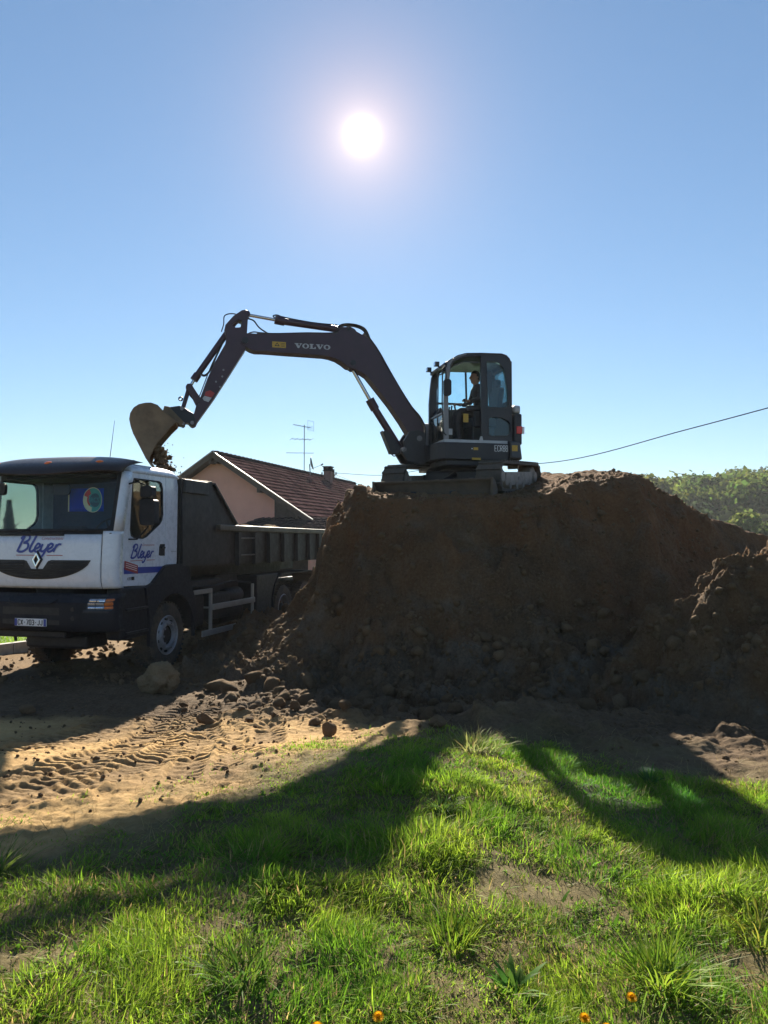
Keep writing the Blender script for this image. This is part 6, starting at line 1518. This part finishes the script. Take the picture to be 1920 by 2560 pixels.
M_GRASS = mat_leaf('grass_blades', 0.55, 0.012)
def blades(x, y, h, w, az, lean, bend, col, tipcol=None, z=None, rng=rg):
    n = len(x); z = ground_z(x, y) if z is None else z
    base = np.stack([x, y, z - .008], -1); d = np.stack([np.cos(az), np.sin(az), 0 * az], -1)
    sd = np.stack([-np.sin(az), np.cos(az), 0 * az], -1); tw = rng.uniform(-.9, .9, n)
    sd = sd * np.cos(tw)[:, None] + d * np.sin(tw)[:, None]
    lv = []; cl = []
    tip = col if tipcol is None else tipcol
    for t, k in ((0, .8), (.38, 1.0), (.75, .62)):
        p = base + d * (h * (lean * t + bend * t * t))[:, None] + np.array([0, 0, 1.])[None] * (h * (t - .62 * bend * t ** 2.2) * np.sqrt(np.maximum(.12, 1 - lean ** 2 * .7)))[:, None]
        lv += [p - sd * (w * k / 2)[:, None], p + sd * (w * k / 2)[:, None]]; cl += [col * (1 - t) + tip * t] * 2
    lv.append(base + d * (h * (lean + bend))[:, None] + np.array([0, 0, 1.])[None] * (h * (1 - .62 * bend) * np.sqrt(np.maximum(.12, 1 - lean ** 2 * .7)))[:, None]); cl.append(tip)
    V = np.stack(lv, 1).reshape(-1, 3); Cc = np.stack(cl, 1).reshape(-1, 3)
    f = np.array([[0, 1, 3], [0, 3, 2], [2, 3, 5], [2, 5, 4], [4, 5, 6]])
    F = (np.arange(n)[:, None, None] * 7 + f[None]).reshape(-1, 3)
    return V, F, Cc
C_LUSH, C_YEL, C_STRAW, C_DARK = np.array([.125, .28, .022]), np.array([.275, .41, .038]), np.array([.40, .32, .14]), np.array([.06, .13, .018])
def in_view(x, y):                # dense where the picture looks, thinner beyond it on both sides
    a = np.abs(x) - .56 * y
    return (a < .5) | ((a < 3.0) & (rg.random(len(x)) < .35))
def grass_colors(x, y, n, rng):
    a = np.clip(.5 + .9 * fbm(x * 1.4, y * 1.4, 3, 201) + rng.normal(scale=.28, size=n), 0, 1)[:, None]
    c = C_LUSH * (1 - a) + C_YEL * a
    dk = np.clip(.6 * fbm(x * 2.3, y * 2.3, 2, 202) + rng.normal(scale=.2, size=n), 0, .8)[:, None]
    c = c * (1 - dk) + C_DARK * dk
    s = (rng.random(n) < .07 + .25 * np.clip(fbm(x * 1.1, y * 1.1, 3, 203), 0, 1))[:, None]
    return np.where(s, C_STRAW * rng.uniform(.6, 1.1, (n, 1)), c) * rng.uniform(.75, 1.25, (n, 1))
# sward: dense short and medium blades in clumps
N = 760000
x = rg.uniform(-6.7, 6.7, N); y = 1.9 + 5.8 * rg.random(N) ** 1.25
e = grass_edge(x, y); lumpy = worley(x * 2.6 + .4 * fbm(x, y, 2, 211), y * 2.6, 212); fine = worley(x * 7, y * 7, 213)
bare = np.clip(fbm(x * .9 + 5, y * .9, 3, 214) - .40 + .12 * (x < -.5), 0, 1) * 3.0
dens = sstep(-.10, .55, e) * (.16 + .85 * lumpy + .45 * fine) * (1 - np.clip(bare, 0, .95))
dens = dens * np.where((x < -.6) & (y > 3.6), .72, 1)
dens = np.maximum(dens, .8 * np.exp(-(((x + .62) / .30) ** 2 + ((y - 6.25) / .22) ** 2)) * (.4 + fine))
dens = np.maximum(dens, .5 * sstep(-1.2, -.1, e) * np.clip(fbm(x * 2.4, y * 2.4, 3, 215) * 2.2, 0, 1) * (x < .8))
dens = np.maximum(dens, .35 * np.exp(-(((x - 1.75) / .5) ** 2 + ((y - 8.3) / .22) ** 2)) * fine)
keep = (rg.random(N) < dens) & in_view(x, y)
x, y, lumpy, fine, e = x[keep], y[keep], lumpy[keep], fine[keep], e[keep]; n = len(x)
tall = np.clip(lumpy * .8 + .45 * fbm(x * .8, y * .8, 2, 216) + .15, 0, 1)
h = (.024 + .082 * tall ** 1.9 + .02 * fine) * rg.uniform(.55, 1.35, n) * (.55 + .45 * sstep(-.1, .7, e)) * np.where((x < -1.0), .8, 1)
w = rg.uniform(.003, .0055, n) * np.where(np.abs(x) - .56 * y > .5, 1.7, 1) * (1 + .6 * (rg.random(n) < .08)) * (.85 + .06 * y)
az = 2 * PI * vnoise(x * 1.7, y * 1.7, 217) + rg.normal(scale=1.1, size=n)
lean = np.clip(np.abs(rg.normal(.42, .30, n)), 0, .97); bend = np.clip(rg.normal(.35, .22, n), 0, .85)
col = grass_colors(x, y, n, rg)
V, F, Cc = blades(x, y, h, w, az, lean, bend, col, col * np.array([1.15, 1.05, .9]))
# flattened dead stalks
n2 = 60000; x2 = rg.uniform(-6.0, 6.0, n2); y2 = 2.1 + 5.6 * rg.random(n2) ** 1.1; e2 = grass_edge(x2, y2)
k2 = (rg.random(n2) < sstep(-1.0, .3, e2) * (.35 + .9 * np.clip(fbm(x2 * 1.2, y2 * 1.2, 3, 221) + .2, 0, 1))) & in_view(x2, y2)
x2, y2 = x2[k2], y2[k2]; n2 = len(x2)
V2, F2, C2 = blades(x2, y2, rg.uniform(.03, .12, n2), rg.uniform(.002, .0042, n2), rg.uniform(0, 2 * PI, n2), rg.uniform(.8, 1.0, n2), rg.uniform(0, .5, n2), C_STRAW * rg.uniform(.45, 1.05, (n2, 1)))
# low broad leaves of clover, plantain and dandelion among the blades
n3 = 9000; x3 = rg.uniform(-4.2, 4.2, n3); y3 = 2.1 + 5.2 * rg.random(n3) ** 1.2; cl3 = worley(x3 * 3.1, y3 * 3.1, 231)
k3 = (rg.random(n3) < sstep(.0, .5, grass_edge(x3, y3)) * np.clip(cl3 * 1.6 - .35, 0, 1)) & in_view(x3, y3); x3, y3 = x3[k3], y3[k3]; n3 = len(x3)
V3, F3, C3 = blades(x3, y3, rg.uniform(.03, .075, n3), rg.uniform(.010, .022, n3), rg.uniform(0, 2 * PI, n3), rg.uniform(.5, .95, n3), rg.uniform(.1, .6, n3), (C_LUSH * .7 + C_DARK * .3) * rg.uniform(.7, 1.35, (n3, 1)))
V2, F2, C2 = np.concatenate([V2, V3]), np.concatenate([F2, F3 + len(V2)]), np.concatenate([C2, C3])
print('blades', n, n2, n3)
o = npmesh('grass', np.concatenate([V, V2]), np.concatenate([F, F2 + len(V)]), M_GRASS, cols=np.concatenate([Cc, C2]))
tag(o, 'short rough grass and dead stalks covering the foreground', 'grass', kind='stuff')
# lawn strip at the left edge behind the truck
n = 26000; x = rg.uniform(-10, -5.0, n); y = rg.uniform(12, 22, n)
kx = np.interp(y, P2[:, 1], P2[:, 0]); keep = (x < kx - .12) & (x > -.62 * y - .3); x, y = x[keep], y[keep]; n = len(x)
V, F, Cc = blades(x, y, rg.uniform(.05, .12, n), rg.uniform(.008, .014, n), rg.uniform(0, 2 * PI, n), np.abs(rg.normal(.3, .2, n)), rg.uniform(.1, .5, n), (C_LUSH * .4 + C_YEL * .6) * rg.uniform(.8, 1.2, (n, 1)), z=np.full(n, .13))
tag(npmesh('lawn_grass', V, F, M_GRASS, cols=Cc), 'mown lawn grass behind the kerb at the left edge', 'grass', kind='stuff')
# ---- tufts and plants that stand out of the sward
def tuft(name, label, cat, x, y, nb, hh, wd, spread, col, seed, lean=.35, bend=.45, broad=False):
    rng = np.random.default_rng(seed); z0 = float(ground_z(np.array([x]), np.array([y]))[0])
    a = rng.uniform(0, 2 * PI, nb); r = spread * np.sqrt(rng.random(nb))
    h = hh * rng.uniform(.5, 1.1, nb); w = wd * rng.uniform(.7, 1.3, nb)
    c = np.asarray(col) * rng.uniform(.7, 1.3, (nb, 1)) * (1 + .1 * rng.normal(size=(nb, 3)))
    V, F, Cc = blades(r * np.cos(a), r * np.sin(a), h, w, a + rng.normal(scale=.5, size=nb), np.clip(rng.normal(lean, .2, nb), .02, .95), np.clip(rng.normal(bend, .2, nb), 0, .9), np.clip(c, .005, 1), z=np.zeros(nb), rng=rng)
    o = npmesh(name, V, F, M_GRASS, cols=Cc); o.location = (x, y, z0)
    tag(o, label, cat); return o
LG = (.17, .26, .022)
tuft('grass_tuft', 'tallest coarse grass tuft with long arching blades, right foreground', 'grass tuft', 1.13, 3.2, 170, .25, .007, .10, LG, 1, .5, .45)
tuft('grass_tuft', 'upright bright green tuft near the middle of the foreground', 'grass tuft', .30, 3.45, 150, .20, .007, .09, LG, 2)
tuft('grass_tuft', 'pale shaggy tuft on the lit wedge beneath the mound', 'grass tuft', .72, 6.35, 260, .20, .009, .22, (.22, .24, .08), 3, .5, .5)
tuft('grass_tuft', 'dark green tuft at the bottom edge left of the middle', 'grass tuft', -.55, 3.05, 130, .15, .007, .10, (.08, .15, .02), 4)
tuft('grass_tuft', 'long bladed tuft at the far left edge of the picture', 'grass tuft', -1.98, 3.95, 130, .22, .008, .10, (.15, .2, .04), 5)
tuft('grass_tuft', 'yellow green tuft at the right edge of the foreground', 'grass tuft', 1.75, 3.6, 150, .22, .008, .12, (.20, .23, .03), 6)
tuft('grass_tuft', 'dark tuft in the sunlit grass just below the wedge', 'grass tuft', .36, 4.85, 120, .13, .008, .07, (.05, .10, .02), 7)
tuft('dock_plant', 'low plant with broad dark green leaves in the central foreground', 'plant', .52, 3.12, 34, .13, .026, .04, (.10, .21, .03), 8, .65, .4)
tuft('dock_plant', 'small broad leaved plant near the bottom right corner', 'plant', .95, 2.72, 26, .11, .024, .03, (.11, .22, .03), 9, .65, .4)
tuft('weed_plant', 'leafy weed standing up in the shade at the right, beside the bare soil', 'plant', 2.05, 6.0, 30, .20, .016, .03, (.07, .15, .03), 10, .25, .3)
M_PETAL = mat_leaf('dandelion_petals', .35, .02, fixed=(.85, .46, .012)); M_STEM = mat_leaf('flower_stem', .4, .02, fixed=(.10, .16, .03))
FL = [(-.24, 2.75, 'dandelion at the bottom edge, the left one of the left pair'), (-.03, 2.79, 'dandelion at the bottom edge, the right one of the left pair'), (.92, 3.0, 'dandelion standing highest among those at the bottom right'), (.72, 2.9, 'dandelion left of the highest one at the bottom right'), (.78, 2.83, 'dandelion between two others at the bottom right'), (.95, 2.77, 'dandelion nearest the bottom edge at the right'), (1.99, 4.05, 'lone dandelion at the right edge of the grass')]
for k, (x, y, lb) in enumerate(FL):
    z0 = float(ground_z(np.array([x]), np.array([y]))[0]); r = empty('dandelion', (x, y, z0)); tag(r, 'yellow ' + lb, 'dandelion', 'dandelions in the grass')
    hh = .09 + .012 * (k % 3)
    MB().tube([(0, 0, -.01), (.006, .0, hh * .6), (.01, -.006, hh)], .0022, 6).build('stem', M_STEM, r)
    m = MB()
    for ring, (nr, rr, up) in enumerate(((16, .021, .002), (13, .016, .007), (9, .011, .011), (7, .006, .014))):
        for j in range(nr):
            a = 2 * PI * (j + .5 * ring) / nr; c, s = math.cos(a), math.sin(a); wv = .0032
            m.add([(.01 + c * .003 - s * wv, -.006 + s * .003 + c * wv, hh), (.01 + c * .003 + s * wv, -.006 + s * .003 - c * wv, hh), (.01 + c * rr + s * wv * .8, -.006 + s * rr - c * wv * .8, hh + up), (.01 + c * rr - s * wv * .8, -.006 + s * rr + c * wv * .8, hh + up)], [(0, 1, 2, 3)])
    fo = m.build('flower_head', M_PETAL, r); fo['kind'] = 'stuff'
    fo.rotation_euler = (R(25), 0, 0); fo.location = (0, .0, 0)
# ================================================================== the air: one even haze round everything
m = MB().box(-3600, 3600, -3600, 3600, -2.5, 34)
hz = m.build('haze', None)
mh = bpy.data.materials.new('haze_air'); mh.use_nodes = True; t = mh.node_tree; t.nodes.clear()
o_ = t.nodes.new('ShaderNodeOutputMaterial'); pv = t.nodes.new('ShaderNodeVolumePrincipled')
pv.inputs['Color'].default_value = (0.86, 0.92, 1.0, 1); pv.inputs['Density'].default_value = 0.00032; pv.inputs['Anisotropy'].default_value = 0.2
t.links.new(pv.outputs[0], o_.inputs['Volume'])
hz.data.materials.clear(); hz.data.materials.append(mh)
tag(hz, kind='stuff')
